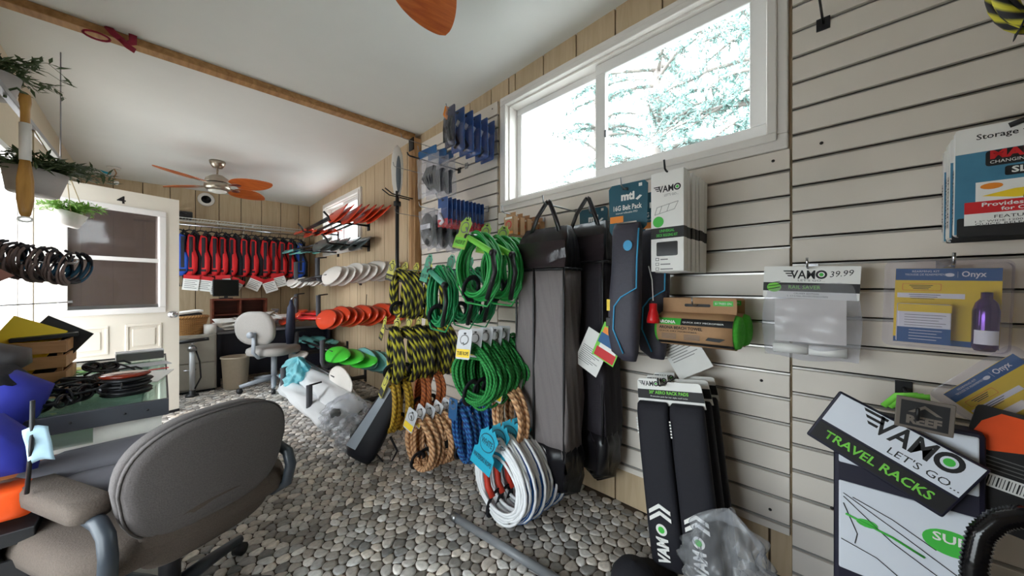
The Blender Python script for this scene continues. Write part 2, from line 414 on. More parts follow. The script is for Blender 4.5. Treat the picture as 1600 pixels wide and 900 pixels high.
# door jamb (trim) and the open door -------------------------------------
mb = MB(); mb.box(LEFT-.15, LEFT+.015, 4.385, 4.425, 0, 2.09); mb.box(LEFT-.15, LEFT+.015, 3.515, 3.555, 0, 2.09); mb.box(LEFT-.15, LEFT+.015, 3.515, 4.425, 2.05, 2.09)
struct(mb.build('trim_1', 'vinyl_white', bev=.004))
mb = MB(); mb.box(LEFT-.07, LEFT-.05, 4.37, 4.387, 0, 2.05); struct(mb.build('trim_2', 'vinyl_white', bev=.002))
DA = math.atan2(.30, .785)
mb = MB()
for a in ((0, .12, 0, 2.03), (.72, .84, 0, 2.03), (.12, .72, 0, .98), (.12, .72, 1.87, 2.03)): mb.box(a[0], a[1], 0, .044, a[2], a[3])
mat('door_white', (232, 226, 214), .4, var=.02)
hinge = PZ(280, 641, 0.008)-Vector((math.cos(DA), math.sin(DA), 0))*.84
door = struct(mb.build('door_1', 'door_white', loc=hinge, rot=(0, 0, DA)))
mat_clear('door_glass', (168, 156, 152), .16, .05, mixgloss=1.0)
mb = MB()
frame4(mb, -.014, .058, .1, .74, .955, 1.895, .05, True)
mb.build('window_frame', 'vinyl_white', door, bev=.006)
MB().box(.15, .69, -.004, .04, 1.415, 1.45).build('window_rail', 'vinyl_white', door, bev=.004)
MB().box(.15, .69, .018, .022, 1.45, 1.845).build('pane', 'door_glass', door); MB().box(.15, .69, .012, .016, 1.005, 1.415).build('pane', 'door_glass', door)
MB().box(.15, .69, .002, .03, 1.005, 1.035).build('bottom_rail', 'steel', door, bev=.003)
for x0 in (.13, .47):
    for z0, z1 in ((.62, .86), (.14, .54)):
        p = MB(); 
        frame4(p, -.008, 0, x0, x0+.24, z0, z1, .02, True)
        q = p.build('panel_moulding', 'door_white', door, bev=.004); MB().box(x0+.045, x0+.195, -.007, 0, z0+.045, z1-.045).build('raised_panel', 'door_white', q, bev=.005)
kn = MB().lathe([(.0, -.001), (.032, 0), (.032, .008), (.014, .012), (.012, .03), (.026, .038), (.03, .05), (.024, .062), (.0, .066)], 20, (.785, 0, .93), Matrix.Rotation(PI/2, 3, 'X')).build('door_knob', 'chrome', door)
tx(door, '4', 'ink', .42, 1.915, w=.055, h=.062, y=-.002, bold=.02, name='door_number')
MB().box(.0, .84, -.006, .05, -.006, .02).build('sweep', 'dark_metal', door)
# big window ----------------------------------------------------------
def window(idx, hole, cas, split):
    y0, y1, z0, z1 = hole; c = cas; X = T0-.0
    w = MB()
    for a in ((y0-c, y1+c, z1, z1+c), (y0-c, y1+c, z0-c, z0), (y0-c, y0, z0, z1), (y1, y1+c, z0, z1)): w.box(X-.03, X+.005, a[0], a[1], a[2], a[3])
    w = struct(w.build('window_%d' % idx, 'white_paint', bev=.006))
    m = MB()
    frame4(m, X-.042, X-.030, y0-.03, y1+.03, z0-.03, z1+.03, .035)
    m.build('inner_moulding', 'white_paint', w, bev=.005)
    m = MB()
    frame4(m, X, X+.13, y0, y1, z0, z1, .012)
    m.build('jamb_lining', 'white_paint', w)
    def sash(a0, a1, xo, t, b0, b1):
        m = MB()
        frame4(m, X+xo, X+xo+.035, a0, a1, b0, b1, t)
        s = m.build('sash', 'vinyl_white', w, bev=.004); MB().box(X+xo+.015, X+xo+.019, a0+t*.7, a1-t*.7, b0+t*.7, b1-t*.7).build('pane', 'pane_glass', s)
        return s
    s1 = sash(y0+.012, split+.02, .03, .065 if idx == 1 else .04, z0+.012, z1-.012)
    sash(split-.02, y1-.012, .075, .045 if idx == 1 else .04, z0+.012, z1-.012)
    if idx == 1: MB().box(X+.015, X+.03, split-.06, split-.045, 2.07, 2.11).build('latch', 'steel', s1, bev=.003)
window(1, W1, .065, 1.11)
window(2, W2, .06, 5.23)
# beam and post where the two halves of the room meet
mat_wood('raw_wood', (150, 106, 62), (186, 142, 92), (8, 1, 8), .6, 4)
mat_wood('raw_wood_post', (150, 106, 66), (190, 150, 104), (8, 8, 1), .6, 4)
tag(MB().box(LEFT, W-.03, 3.10, 3.18, ceil_z(3.1)-.045, ceil_z(3.1)+.0).build('ceiling_batten', 'raw_wood', bev=.004), 'long raw timber batten fixed across the white ceiling', 'beam')
pst = MB().box(T0-.07, T0-.001, 3.07, 3.19, 0, ceil_z(3.13)-.047).build('wall_post', 'raw_wood_post', bev=.004); tag(pst, 'raw timber post standing upright on the panelled wall under the ceiling batten', 'post')
MB().box(T0-.078, T0-.07, 3.085, 3.175, 2.54, 2.66).build('bracket_plate', 'dark_metal', pst)
# slatwall panels ------------------------------------------------------
mat('screw_hole', (40, 34, 32), .6)
def slatwall(label, y0, y1, z0, z1, g0, sp, screws=()):
    root = MB().box(W+.0155, T0-.0005, y0, y1, z0, z1).build('slatwall_panel', 'slat_back'); tag(root, label, 'wall panel')
    gs = sorted(g0+sp*k for k in range(-30, 40) if z0+.01 < g0+sp*k < z1-.01)
    edges = [z0]+[g for g in gs]+[z1]
    for a, b_ in zip(edges[:-1], edges[1:]):
        lo = a+.007 if a != z0 else a; hi = b_-.007 if b_ != z1 else b_
        if hi-lo > .01: MB().box(W-.003, W+.0155, y0, y1, lo, hi).build('slat', 'slat_white', root, bev=.0015, seg=1)
    for g in gs: MB().box(W+.007, W+.0152, y0, y1, g-.0068, g+.001).build('groove_insert', 'groove_strip', root)
    for (yy, zz) in screws:
        MB().lathe([(0, 0), (.006, 0), (.006, .001), (0, .0012)], 10, (W-.0035, yy, zz), Matrix.Rotation(-PI/2, 3, 'Y')).build('screw', 'screw_hole', root)
    return root
slatwall('white slatwall panel between the timber post and the big window', 1.945, 3.03, .19, 2.6, 2.497, .0985, ((2.0, 2.56), (2.95, 2.6-.05)))
slatwall('white slatwall panel under the big window', .206, 1.935, .19, 1.752, 1.665, .1028, ((.26, 1.715), (.3, .8), (.27, .27)))
slatwall('tall white slatwall panel right of the big window', -1.2, .198, .03, 2.7, 1.285, .1030, ((.11, 1.745), (.08, .36)))
# ceiling fans ---------------------------------------------------------
mat_wood('fan_wood', (160, 72, 26), (196, 104, 44), (1.2, 14, 14), .35, 3)
def fan(label, x, y, a0):
    zc = ceil_z(y); zb = zc-.275
    t = thing('ceiling_fan', label, 'ceiling fan', (x, y, zc))
    MB().lathe([(.0, 0), (.075, 0), (.07, -.03), (.045, -.075), (.0, -.08)], 24).build('canopy', 'nickel', t)
    MB().lathe([(.011, -.07), (.011, -.17)], 12).build('downrod', 'nickel', t)
    MB().lathe([(.0, -.155), (.05, -.16), (.105, -.2), (.115, -.235), (.118, -.238), (.118, -.245)], 32).build('motor_housing', 'nickel', t)
    MB().lathe([(.104, -.243), (.104, -.258)], 32).build('motor_gap', 'black', t)
    MB().lathe([(.12, -.256), (.12, -.31), (.095, -.335), (.0, -.337)], 32).build('switch_housing', 'nickel', t)
    mat('lamp_opal', (240, 238, 230), .3); MB().lathe([(.085, -.336), (.078, -.35), (.04, -.362), (.0, -.364)], 28).build('light_cover', 'lamp_opal', t)
    poly = []
    for i in range(33):
        q = i/32; xx = .2+.47*q; 
        poly.append((xx, .135*math.sin(PI*min(1, (q*.93+.07))**.8)**.62))
    out = poly+[(a, -b_) for a, b_ in reversed(poly[:-1])]
    for k in range(4):
        a = a0+k*PI/2
        M = Matrix.Rotation(a, 3, 'Z') @ Matrix.Rotation(math.radians(-12), 3, 'X')
        vs0 = [M @ Vector((px_, py_, .003)) for px_, py_ in out]; vs1 = [M @ Vector((px_, py_, -.003)) for px_, py_ in out]
        m = len(out)
        bl = MB().add(vs0+vs1, [tuple(range(m)), tuple(range(2*m-1, m-1, -1))]+[(i, i+m, (i+1) % m+m, (i+1) % m) for i in range(m)]).build('blade', 'fan_wood', t, loc=(0, 0, -.275))
        ar = MB(); ar.box(.10, .2, -.018, .018, -.004, .004); ar.prism(ellipse(.1, .075, 16, .235), -.007, -.003, Matrix.Rotation(PI/2, 3, 'X'))
        ar.build('blade_arm', 'nickel', bl, rot=(M.to_euler()))
    return t
fan('nickel ceiling fan with four orange oval blades above the far office chair', .45, 5.22, math.radians(-50))
fan('nickel ceiling fan with orange oval blades above the big window end', .49, 1.11, math.radians(36.7))
# trees outside ----------------------------------------------------------
mat('bark', (138, 128, 122), .9, var=.2, scale=20, bump=.4); mat('needles', (150, 180, 174), .8, var=.3, scale=6)  # paler than real bark and needles: overexposed daylight put into the colours
def tree(label, base, hgt, seed, rad, droop):
    r_ = random.Random(seed); t = thing('pine_tree', label, 'tree', base, group='trees outside the windows')
    trunk = [(0, 0, -1), (.03, .02, hgt*.4), (0, .05, hgt)]
    MB().tube(trunk, [.13, .1, .03], 9).build('trunk', 'bark', t)
    br = MB(); nd = MB()
    for k in range(64):
        z = hgt*(.12+.86*r_.random()); a = r_.uniform(0, 2*PI); L = rad*(1.05-z/hgt*.6)*r_.uniform(.6, 1.1)
        pts = []
        for i in range(8):
            q = i/7; pts.append(Vector((math.cos(a+.2*q)*L*q, math.sin(a+.2*q)*L*q, z+.25*L*q-droop*L*q*q+r_.uniform(-.03, .03)*L*q)))
        br.tube(pts, [.028*(1-.85*i/7)+.002 for i in range(8)], 5)
        for i in range(2, 8):
            for s_ in range(4):
                d = Vector((r_.uniform(-1, 1), r_.uniform(-1, 1), r_.uniform(-.7, .5))).normalized(); l2 = .22*L*r_.uniform(.4, 1)
                p0 = pts[i]; p1 = p0+d*l2*.5+Vector((0, 0, -.03)); p2 = p0+d*l2+Vector((0, 0, -.1*l2))
                br.tube([p0, p1, p2], [.006, .004, .0015], 4)
                for q in range(22):
                    c = p0.lerp(p2, r_.uniform(.25, 1.05)); e = Vector((r_.gauss(0, 1), r_.gauss(0, 1), r_.gauss(0, 1))).normalized()*r_.uniform(.03, .075); s2 = e.orthogonal().normalized()*r_.uniform(.006, .013)
                    nd.add([c-s2, c+s2, c+e+s2*.3, c+e-s2*.3], [(0, 1, 2, 3)])
    br.build('branches', 'bark', t); nd.build('foliage', 'needles', t, kind='stuff')
tree('dense teal-green pine tree outside the right sash of the big window', (4.3, .55, 0), 5.2, 3, 1.9, .5)
tree('tall pine tree with long level boughs between the two sash views', (4.9, 2.0, 0), 5.4, 17, 1.9, .3)
tree('sparse pine tree outside the left sash of the big window', (5.8, 3.5, 0), 5.6, 8, 1.7, .35)
# ================================================================== GOODS ON THE RIGHT WALL
def hook(y, z, L, label, m='steel', r=.003, tip=.025, group=None):
    t = thing('display_hook', label, 'hook', (W-.003, y, z), WALLROT, group)
    MB().box(-.02, .02, -.004, .006, -.035, .012).build('backplate', m, t, bev=.001, seg=1)
    MB().tube([(0, -.004, -.01), (0, -L*.5, -.01), (0, -L+.01, -.01), (0, -L-.004, -.004), (0, -L-.012, tip)], r, 7).build('arm', m, t)
    return t
def row(proto, xs, y, z, dy=0, dz=0, tilt=0, seed=1):
    r_ = random.Random(seed)
    for i, x in enumerate(xs):
        loc = (x, y+r_.uniform(-dy, dy), z+r_.uniform(-dz, 0)); rot = (r_.uniform(-tilt, tilt)*.5, r_.uniform(-tilt, tilt)*.4, WALLROT+r_.uniform(-tilt, tilt))
        if i == 0: proto.location = loc; proto.rotation_euler = rot; o = proto; base = proto['label']
        else: o = copy_tree(proto, loc=loc, rot=rot)
        if len(xs) > 1: o['label'] = ('outermost ' if i == 0 else 'innermost ' if i == len(xs)-1 else 'mid-row ')+base
def lin_(a, b, n): return [a+(b-a)*i/(n-1) for i in range(n)]
# ---- ropes -----------------------------------------------------------
mat_braid('rope_green', [(16, 104, 44), (50, 160, 74), (24, 124, 52)], .8, 2)
mat('rope_green_plain', (30, 150, 66), .45, var=.25, scale=50); mat('rope_teal_plain', (24, 144, 84), .45, var=.25, scale=50)
mat_braid('rope_yellow_black', [(214, 204, 56), (206, 196, 54), (30, 27, 30), (20, 18, 26), (22, 20, 26)], .33, 2)
mat_braid('rope_black_yellow', [(26, 24, 30), (24, 22, 28), (26, 24, 30), (190, 182, 60)], .33, 2)
mat_braid('rope_yellow', [(206, 160, 40), (120, 84, 24), (222, 184, 60)], .7, 2)
mat_braid('rope_orange', [(190, 96, 46), (120, 60, 36), (206, 120, 60)], .7, 2)
mat_braid('rope_peach', [(214, 160, 112), (140, 88, 56), (232, 190, 146)], .7, 2)
mat_braid('rope_blue', [(26, 70, 150), (60, 140, 200), (18, 40, 96)], .7, 2)
mat('rope_white_plain', (236, 236, 238), .5, var=.05, scale=60); mat('rope_blue_plain', (24, 98, 178), .5, var=.15, scale=60); mat('rope_red', (190, 50, 30), .5)
mat('velcro', (18, 18, 26), .8, var=.2, scale=80, bump=.3)
mat('card_lime', (150, 186, 78), .5, var=.15, scale=30); mat('card_tealgreen', (70, 160, 130), .5, var=.15, scale=30)
def coil_pts(w, h, n, bundle, depth, seed, top=0, per=26):
    r_ = random.Random(seed); pts = []; off = [(r_.gauss(0, bundle*.5), r_.gauss(0, bundle*.5)) for _ in range(n+1)]
    for i in range(n*per+1):
        k, q = divmod(i, per); q /= per; k = min(k, n-1)
        ox = off[k][0]*(1-q)+off[k+1][0]*q; oz = off[k][1]*(1-q)+off[k+1][1]*q
        a = 2*PI*(i/per); y = depth*(k+q)/n-depth/2
        sx = math.sin(a); cz = math.cos(a)
        pinch = 1-.28*max(0, cz)**2
        pts.append((sx*(w/2+ox)*pinch, y+.3*oz, top-h/2+cz*(h/2+oz*.8)))
    return pts
def coil_thing(name, label, group, m, w, h, n, r, depth, seed, card=None, cat='rope', bundle=.02, m2=None, band=True, cardpos=(0, .03), strapz=None):
    t = thing(name, label, cat, group=group)
    MB().tube(coil_pts(w, h, n, bundle, depth, seed), r, 6).build('rope_coil', m, t)
    if m2: MB().tube(coil_pts(w*1.1, h*1.05, 4, bundle*.7, depth*.6, seed+9), r*1.05, 6).build('rope_coil', m2, t, loc=(0, depth*.3, 0))
    if band:
        zb = -h+.03; s = MB(); p = []
        for i in range(17):
            a = 2*PI*i/16; p.append((0, math.cos(a)*(depth/2+r+.006), zb+math.sin(a)*(bundle*1.1+r+.006)))
        s.tube(p[:-1], .014, 4, closed=True, flat=.12).build('velcro_strap', 'velcro', t, loc=(.02, 0, 0), rot=(0, .25, 0))
    if card: card(t)
    return t
def card_hang(m, w, h, stripe, x=0, z=.03, tilt=0, band='ink', shape=None, txt=None, y=-.05, bend=.02):
    def f(t):
        poly = shape if shape else rrect(w, h, .012, 3, 0, -h/2)
        root = MB().prism(poly, -.001, .001).build('header_card', m, t, loc=(x, y, z), rot=(-.22, tilt, 0))
        if stripe: pr(root, rc(-w/2+.004, w/2-.004, -h*.94, -h*.66), stripe, -.002, .0008)
        if txt: tx(root, txt, band, 0, -h*.86, w=w*.8, h=h*.12, y=-.0026, align='CENTER', bold=.02)
        pr(root, ellipse(w*.62, h*.36, 20, 0, -h*.34), 'ink_grey' if m != 'yellow_card' else 'ink', -.0016, .0005, 'printed_badge')
        pr(root, ellipse(w*.5, h*.28, 20, 0, -h*.34), m, -.0021, .0005, 'printed_badge')
        pr(root, ellipse(.022, .009, 12, 0, -.018), 'ink', -.0016, .0005, 'hang_hole')
    return f
def crown(w, h):
    out = [(-w/2, -h), (w/2, -h), (w/2, -h*.62), (w*.36, -h*.55), (w*.44, -h*.2), (w*.3, -h*.13)]
    out += [(w*.16, -h*.02), (w*.08, -h*.1), (0, 0), (-w*.08, -h*.1), (-w*.16, -h*.02)]
    return out+[(-w*.3, -h*.13), (-w*.44, -h*.2), (-w*.36, -h*.55), (-w/2, -h*.62)]
def handle(t, m, x, z, L, ang, y=-.06, grip='black'):
    M = Matrix.Rotation(ang, 3, 'Y'); p0 = M @ Vector((-L/2, 0, 0)); p1 = M @ Vector((L/2, 0, 0))
    hb = MB().tube([p0, p1], .015, 10).build('handle_bar', m, t, loc=(x, y, z))
    e = MB()
    for p in (p0, p1): e.tube([p*.96, p*1.1], .019, 10)
    e.build('end_cap', grip, hb)
    MB().tube([p1, p1+Vector((.02, 0, -.09)), p1+Vector((-.03, 0, -.22))], .012, 8).build('bridle', grip, t, loc=(x, y, z))
def wake(label, group, m, hm, cardm, seed, txt):
    t = coil_thing('tow_rope', label, group, m, .25, .30, 20, .0065, .075, seed, card_hang(cardm, .1, .17, 'lime' if cardm == 'card_lime' else 'card_tealgreen', z=.1, shape=crown(.1, .17), txt=txt, tilt=.2, x=-.02), bundle=.042)
    handle(t, hm, .08, -.05, .2, .45); 
    MB().tube([(-.12, -.02, -.1), (-.125, -.03, -.25), (-.02, -.05, -.335), (.1, -.02, -.35), (.16, 0, -.26), (.17, 0, -.1)], .005, 6).build('loose_end', m, t)
    return t
g1 = wake('bright green tow rope with lime handle beside the row of small brown boxes', 'upper green tow ropes', 'rope_green_plain', 'lime', 'card_lime', 21, 'WAKESURF SET')
row(g1, [1.15, 1.29, 1.43], 1.40, 1.455, .01, .01, .15, 3)
g2 = wake('green tow rope with teal handle between yellow-black rope coils and lime-handled ropes', 'lower green tow ropes', 'rope_teal_plain', 'card_tealgreen', 'card_tealgreen', 31, 'SURF SET')
row(g2, [1.15, 1.31, 1.45], 1.745, 1.30, .01, .01, .15, 4)
yb = coil_thing('tow_rope', 'yellow and black braided tow rope hanging level with the white paddle blades', 'upper yellow-black ropes', 'rope_yellow_black', .19, .30, 3, .0135, .05, 41, card_hang('yellow_card', .095, .16, 'ink', z=.085, shape=crown(.085, .15), tilt=.12, y=-.045, txt='TOW ROPE', band='yellow_card'), bundle=.02, m2='rope_black_yellow')
row(yb, lin_(1.17, 1.45, 4), 2.27, 1.31, .012, .02, .2, 5)
yl = coil_thing('tow_rope', 'thick yellow and black braided tow rope hanging level with red paddle blades', 'lower yellow-black ropes', 'rope_yellow_black', .24, .34, 3, .0145, .06, 51, card_hang('yellow_card', .1, .18, 'ink', z=.1, shape=crown(.09, .17), tilt=.15, y=-.05, txt='TOW ROPE', band='yellow_card'), bundle=.026, m2='rope_black_yellow')
row(yl, lin_(1.15, 1.58, 6), 2.31, .90, .02, .02, .22, 6)
gc = coil_thing('tow_rope', 'green poly rope coil with grey and yellow card above the peach ropes', 'green poly rope coils', 'rope_green', .30, .27, 22, .0075, .062, 61, card_hang('silver_card', .115, .145, 'yellow_ink', z=.1, y=-.055, txt='TUBE ROPE', tilt=-.05), bundle=.045)
row(gc, lin_(1.13, 1.40, 5), 1.40, .885, .004, .004, .08, 7)
ye = coil_thing('tow_rope', 'golden yellow braided rope hanging low beside the leaning black bag', 'golden yellow ropes', 'rope_yellow', .17, .34, 8, .011, .055, 71, card_hang('yellow_card', .08, .17, 'ink', z=.06, y=-.05, tilt=.2), bundle=.024)
row(ye, [1.16, 1.24], 2.33, .53, .01, .01, .2, 8)
yo = coil_thing('tow_rope', 'orange-brown braided rope behind the golden yellow ropes', 'orange-brown ropes', 'rope_orange', .19, .26, 8, .011, .05, 81, None, bundle=.024)
row(yo, [1.36, 1.46], 2.28, .56, .01, .01, .2, 9)
pe = coil_thing('tow_rope', 'peach braided rope coil with silver and yellow card hanging just above the floor', 'peach rope coils by the floor', 'rope_peach', .25, .31, 9, .0115, .055, 91, card_hang('silver_card', .1, .13, 'yellow_ink', z=.07, y=-.055, tilt=.25), bundle=.03)
row(pe, lin_(1.15, 1.40, 5), 1.95, .375, .006, .006, .1, 10)
bl = coil_thing('tow_rope', 'blue braided rope hanging between the peach ropes and the white ropes', 'blue braided ropes', 'rope_blue', .13, .36, 7, .011, .05, 101, card_hang('blue_ink', .08, .12, None, z=.05, y=-.05), bundle=.022)
row(bl, [1.27, 1.36, 1.44], 1.70, .50, .01, .01, .3, 11)
p2 = coil_thing('tow_rope', 'peach braided rope coil tucked against the long mesh bag', 'peach ropes beside the mesh bag', 'rope_peach', .2, .30, 9, .0115, .055, 111, card_hang('silver_card', .11, .145, 'yellow_ink', z=.09, y=-.06, tilt=.12), bundle=.03)
row(p2, [1.27, 1.38], 1.285, .68, .005, .01, .1, 12)
def wcard(t):
    root = MB().prism(crown(.15, .2), -.001, .001).build('header_card', 'cyan_card', t, loc=(0, -.07, .10), rot=(-.25, .18, 0))
    pr(root, ellipse(.105, .085, 22, 0, -.075), 'teal_card', -.002, .0008, 'printed_badge'); pr(root, ellipse(.095, .075, 22, 0, -.075), 'cyan_card', -.003, .0008, 'printed_badge')
    tx(root, 'WHITE', 'teal_card', 0, -.085, w=.08, h=.026, y=-.004, align='CENTER', bold=.03)
    tx(root, 'WATERSKI ROPE', 'teal_card', 0, -.163, w=.135, h=.02, y=-.003, align='CENTER', bold=.03)
wr = coil_thing('tow_rope', 'white and blue waterski rope with cyan card hanging lowest beside the mesh bag', 'white waterski ropes', 'rope_white_plain', .33, .36, 24, .0075, .06, 121, wcard, bundle=.055, m2='rope_blue_plain')
MB().tube([(-.06, -.03, -.06), (-.085, -.04, -.14), (-.06, -.045, -.22), (-.03, -.04, -.26)], .016, 8).build('handle_grip', 'rope_red', wr)
row(wr, lin_(1.18, 1.40, 4), 1.245, .43, .008, .01, .06, 13)
sig = coil_thing('tow_rope', 'yellow and blue braided rope bundle hanging on the tall slatwall panel', None, 'rope_yellow_black', .16, .26, 10, .011, .06, 131, None, bundle=.03)
row(sig, [1.52], -.325, 2.10)
hook(-.325, 2.11, .3, 'steel hook holding the yellow and blue rope bundle')
for (y, z, L, lb) in ((1.40, 1.47, .7, 'long steel hook carrying the lime-handled green tow ropes'), (1.745, 1.315, .7, 'long steel hook carrying the teal-handled green tow ropes'), (2.27, 1.325, .68, 'long steel hook carrying the upper yellow-black ropes'), (2.31, .915, .7, 'long steel hook carrying the lower yellow-black ropes'), (1.40, .895, .72, 'long steel hook carrying the green poly coils'),
                       (2.31, .56, .68, 'long steel hook carrying the golden yellow ropes'), (1.95, .385, .7, 'long steel hook carrying the peach coils'), (1.70, .515, .58, 'long steel hook carrying the blue ropes'), (1.285, .69, .58, 'steel hook carrying the peach ropes by the mesh bag'), (1.195, .435, .66, 'long steel hook carrying the white waterski ropes')):
    hook(y, z, L, lb, r=.004)
# ---- packs on the panel beside the post --------------------------------
mat('blue_card', (34, 72, 130), .45, var=.3, scale=18); mat('navy_card', (32, 40, 70), .5, var=.15)
def blister_pack(label, group, w, h, cm, pm, sticker=True):
    t = thing('blister_pack', label, 'package', group=group)
    cd = MB().prism(rrect(w, h, .012, 3, 0, -h/2+.02), 0, .0015).build('backing_card', cm, t)
    pr(cd, ellipse(.03, .012, 12, 0, .0), 'ink', name='hang_hole')
    if sticker: pr(cd, [(-.0, -.045), (.03, -.07), (.005, -.1), (-.025, -.075)], 'white_card', -.0012, name='price_sticker')
    MB().grid(lambda u, v: Vector((w*(u-.5)*.86, -.028*(math.sin(PI*u)*math.sin(PI*v))**.35-.001, .005-h*(.3+.62*v))), 10, 10).build('blister', 'blister', t)
    MB().tube([(-w*.2, -.012, -h*.45), (0, -.014, -h*.6), (w*.18, -.012, -h*.75), (-w*.1, -.012, -h*.82)], .012, 8).build('product', pm, t)
    return t
b5 = blister_pack('blue blister pack with white sticker hanging near the ceiling', 'blue blister packs', .16, .29, 'blue_card', 'black')
row(b5, lin_(1.45, 1.73, 5), 1.985, 2.405, .004, .004, .08, 14)
hook(1.985, 2.41, .42, 'steel hook carrying the blue blister packs near the ceiling')
op = thing('strap_pack', 'orange and black strap pack hanging before the blue blister packs', 'package', (1.39, 1.99, 2.41), WALLROT)
pk = MB().prism(rrect(.12, .28, .015, 3, 0, -.12), 0, .002).build('backing_card', 'navy_card', op)
MB().tube([(-.02, -.01, .02), (-.035, -.015, -.03), (.0, -.02, -.07)], .014, 8).build('orange_loop', 'orange_ink', op)
for k in range(4): MB().tube([(-.04+.025*k, -.012, -.06), (-.03+.02*k, -.025, -.14), (-.045+.028*k, -.012, -.22)], .011, 7).build('strap', 'black', op)
MB().grid(lambda u, v: Vector((.11*(u-.5), -.034*(math.sin(PI*u)*math.sin(PI*v))**.4-.001, .02-.27*v)), 8, 10).build('blister', 'blister', op)
# grey poly bags
def poly_bag(name, label, group, w, h, bulge, m='poly_clear', seed=1):
    t = thing(name, label, 'package', group=group); r_ = random.Random(seed); ph = [r_.uniform(0, 6) for _ in range(6)]
    def surf(s_):
        def f(u, v):
            e = (math.sin(PI*u)*math.sin(PI*min(1, v*1.0)))
            e = max(e, 0)**.5
            wob = .008*math.sin(9*u+ph[0]+6*v)+.006*math.sin(17*v+ph[1]-5*u)
            return Vector((w*(u-.5)*(1+.03*math.sin(7*v+ph[2])), s_*(bulge*e+wob*e), -h*v+.006*math.sin(8*u+ph[3])))
        return f
    g = MB(); g.grid(surf(-1), 16, 18); g.grid(surf(1), 16, 18); g.build('poly_bag', m, t)
    return t
gb = poly_bag('packaged_strap', 'clear poly bag of black webbing with blue header near the post', 'bagged black webbing', .27, .31, .03, seed=3)
MB().prism(rrect(.22, .06, .006, 2, 0, .02), -.002, .002).build('header_card', 'blue_ink', gb)
for k in range(5): MB().tube([(.0+.02*k, 0, -.1), (-.05+.03*k, -.012, -.18), (.02+.01*k, -.005, -.27)], .016, 6, flat=.4).build('webbing', 'black_fabric', gb)
row(gb, [1.42, 1.5, 1.58], 2.32, 2.2, .004, .004, .1, 15)
rc9 = blister_pack('thin red white and blue card pack in a long row beside the post', 'red white and blue card packs', .12, .2, 'blue_card', 'white_card', False)
pr(rc9.children[0], rc(-.06, .06, -.18, -.13), 'red_ink', -.0014); pr(rc9.children[0], rc(-.06, -.02, -.13, -.05), 'white_card', -.0014)
row(rc9, lin_(1.38, 1.70, 10), 2.06, 1.80, .002, .002, .03, 16)
bp4 = poly_bag('packaged_sandal', 'clear poly bag holding a black oval sole under the red card packs', 'bagged black soles', .2, .29, .03, seed=8)
MB().lathe([(0, -.018), (.07, -.014), (.08, 0), (.07, .014), (0, .018)], 24, (0, 0, -.155), Matrix.Rotation(PI/2, 3, 'X') @ Matrix.Scale(1.55, 3, (0, 1, 0))).build('black_sole', 'black', bp4)
MB().box(-.06, .06, -.022, -.018, -.15, -.115).build('grey_band', 'steel', bp4)
row(bp4, lin_(1.38, 1.68, 5), 2.27, 1.775, .004, .006, .12, 17)
hook(2.32, 2.215, .44, 'steel hook carrying the bagged black webbing'); hook(2.06, 1.815, .45, 'steel hook carrying the red white and blue card packs'); hook(2.27, 1.79, .46, 'steel hook carrying the bagged black soles')
hook(2.62, 2.41, .42, 'bare thin steel hook near the post and ceiling', r=.0025); hook(2.75, 2.21, .42, 'bare thin steel hook halfway up beside the post', r=.0025)
hook(2.42, 2.2, .47, 'black square faceout bar without any goods', 'black', .006, .012); hook(2.72, 1.82, .42, 'bare thin steel hook low beside the post', r=.0025)
# small brown boxes
bx = thing('small_box', 'small brown and orange box hanging in a row under the big window', 'box', group='small brown boxes')
MB().box(-.04, .04, -.02, .02, -.115, -.005).build('carton', 'kraft', bx, bev=.001, seg=1)
MB().box(-.04, .04, -.0005, .0005, -.005, .02).build('hang_tab', 'kraft', bx); pr(bx, ellipse(.05, .05, 18, 0, -.055), 'red_ink', -.0212); pr(bx, ellipse(.036, .036, 18, 0, -.055), 'kraft', -.0216)
pr(bx, rc(-.036, .036, -.11, -.095), 'orange_ink', -.0212); pr(bx, rc(-.03, .03, -.022, -.01), 'white_card', -.0212)
row(bx, lin_(1.49, 1.74, 5), 1.50, 1.625, .002, .002, .04, 18); hook(1.50, 1.645, .36, 'steel hook carrying the small brown boxes', tip=.03)
# ---- long mesh bags ----------------------------------------------------
mat('bag_black', (20, 18, 22), .32, var=.2, scale=40); mat('bag_trim', (12, 11, 14), .4)
def mat_mesh():
    m = bpy.data.materials.new('mesh_fabric'); m.use_nodes = True; MATS['mesh_fabric'] = m
    n, l = m.node_tree.nodes, m.node_tree.links; b = n['Principled BSDF']; out = n['Material Output']; b.inputs['Roughness'].default_value = .7
    tc = n.new('ShaderNodeTexCoord'); vo = n.new('ShaderNodeTexVoronoi'); vo.inputs['Scale'].default_value = 160; vo.inputs['Randomness'].default_value = .15
    l.new(tc.outputs['Object'], vo.inputs['Vector'])
    rp = n.new('ShaderNodeValToRGB'); rp.color_ramp.elements[0].color = lin((122, 115, 114)); rp.color_ramp.elements[1].color = lin((112, 104, 104)); rp.color_ramp.elements[0].position = .25; rp.color_ramp.elements[1].position = .6
    l.new(vo.outputs['Distance'], rp.inputs[0]); l.new(rp.outputs[0], b.inputs['Base Color'])
mat_mesh()
mat_clear('dark_film', (70, 60, 64), .5, .08, crinkle=14, mixgloss=1.0)
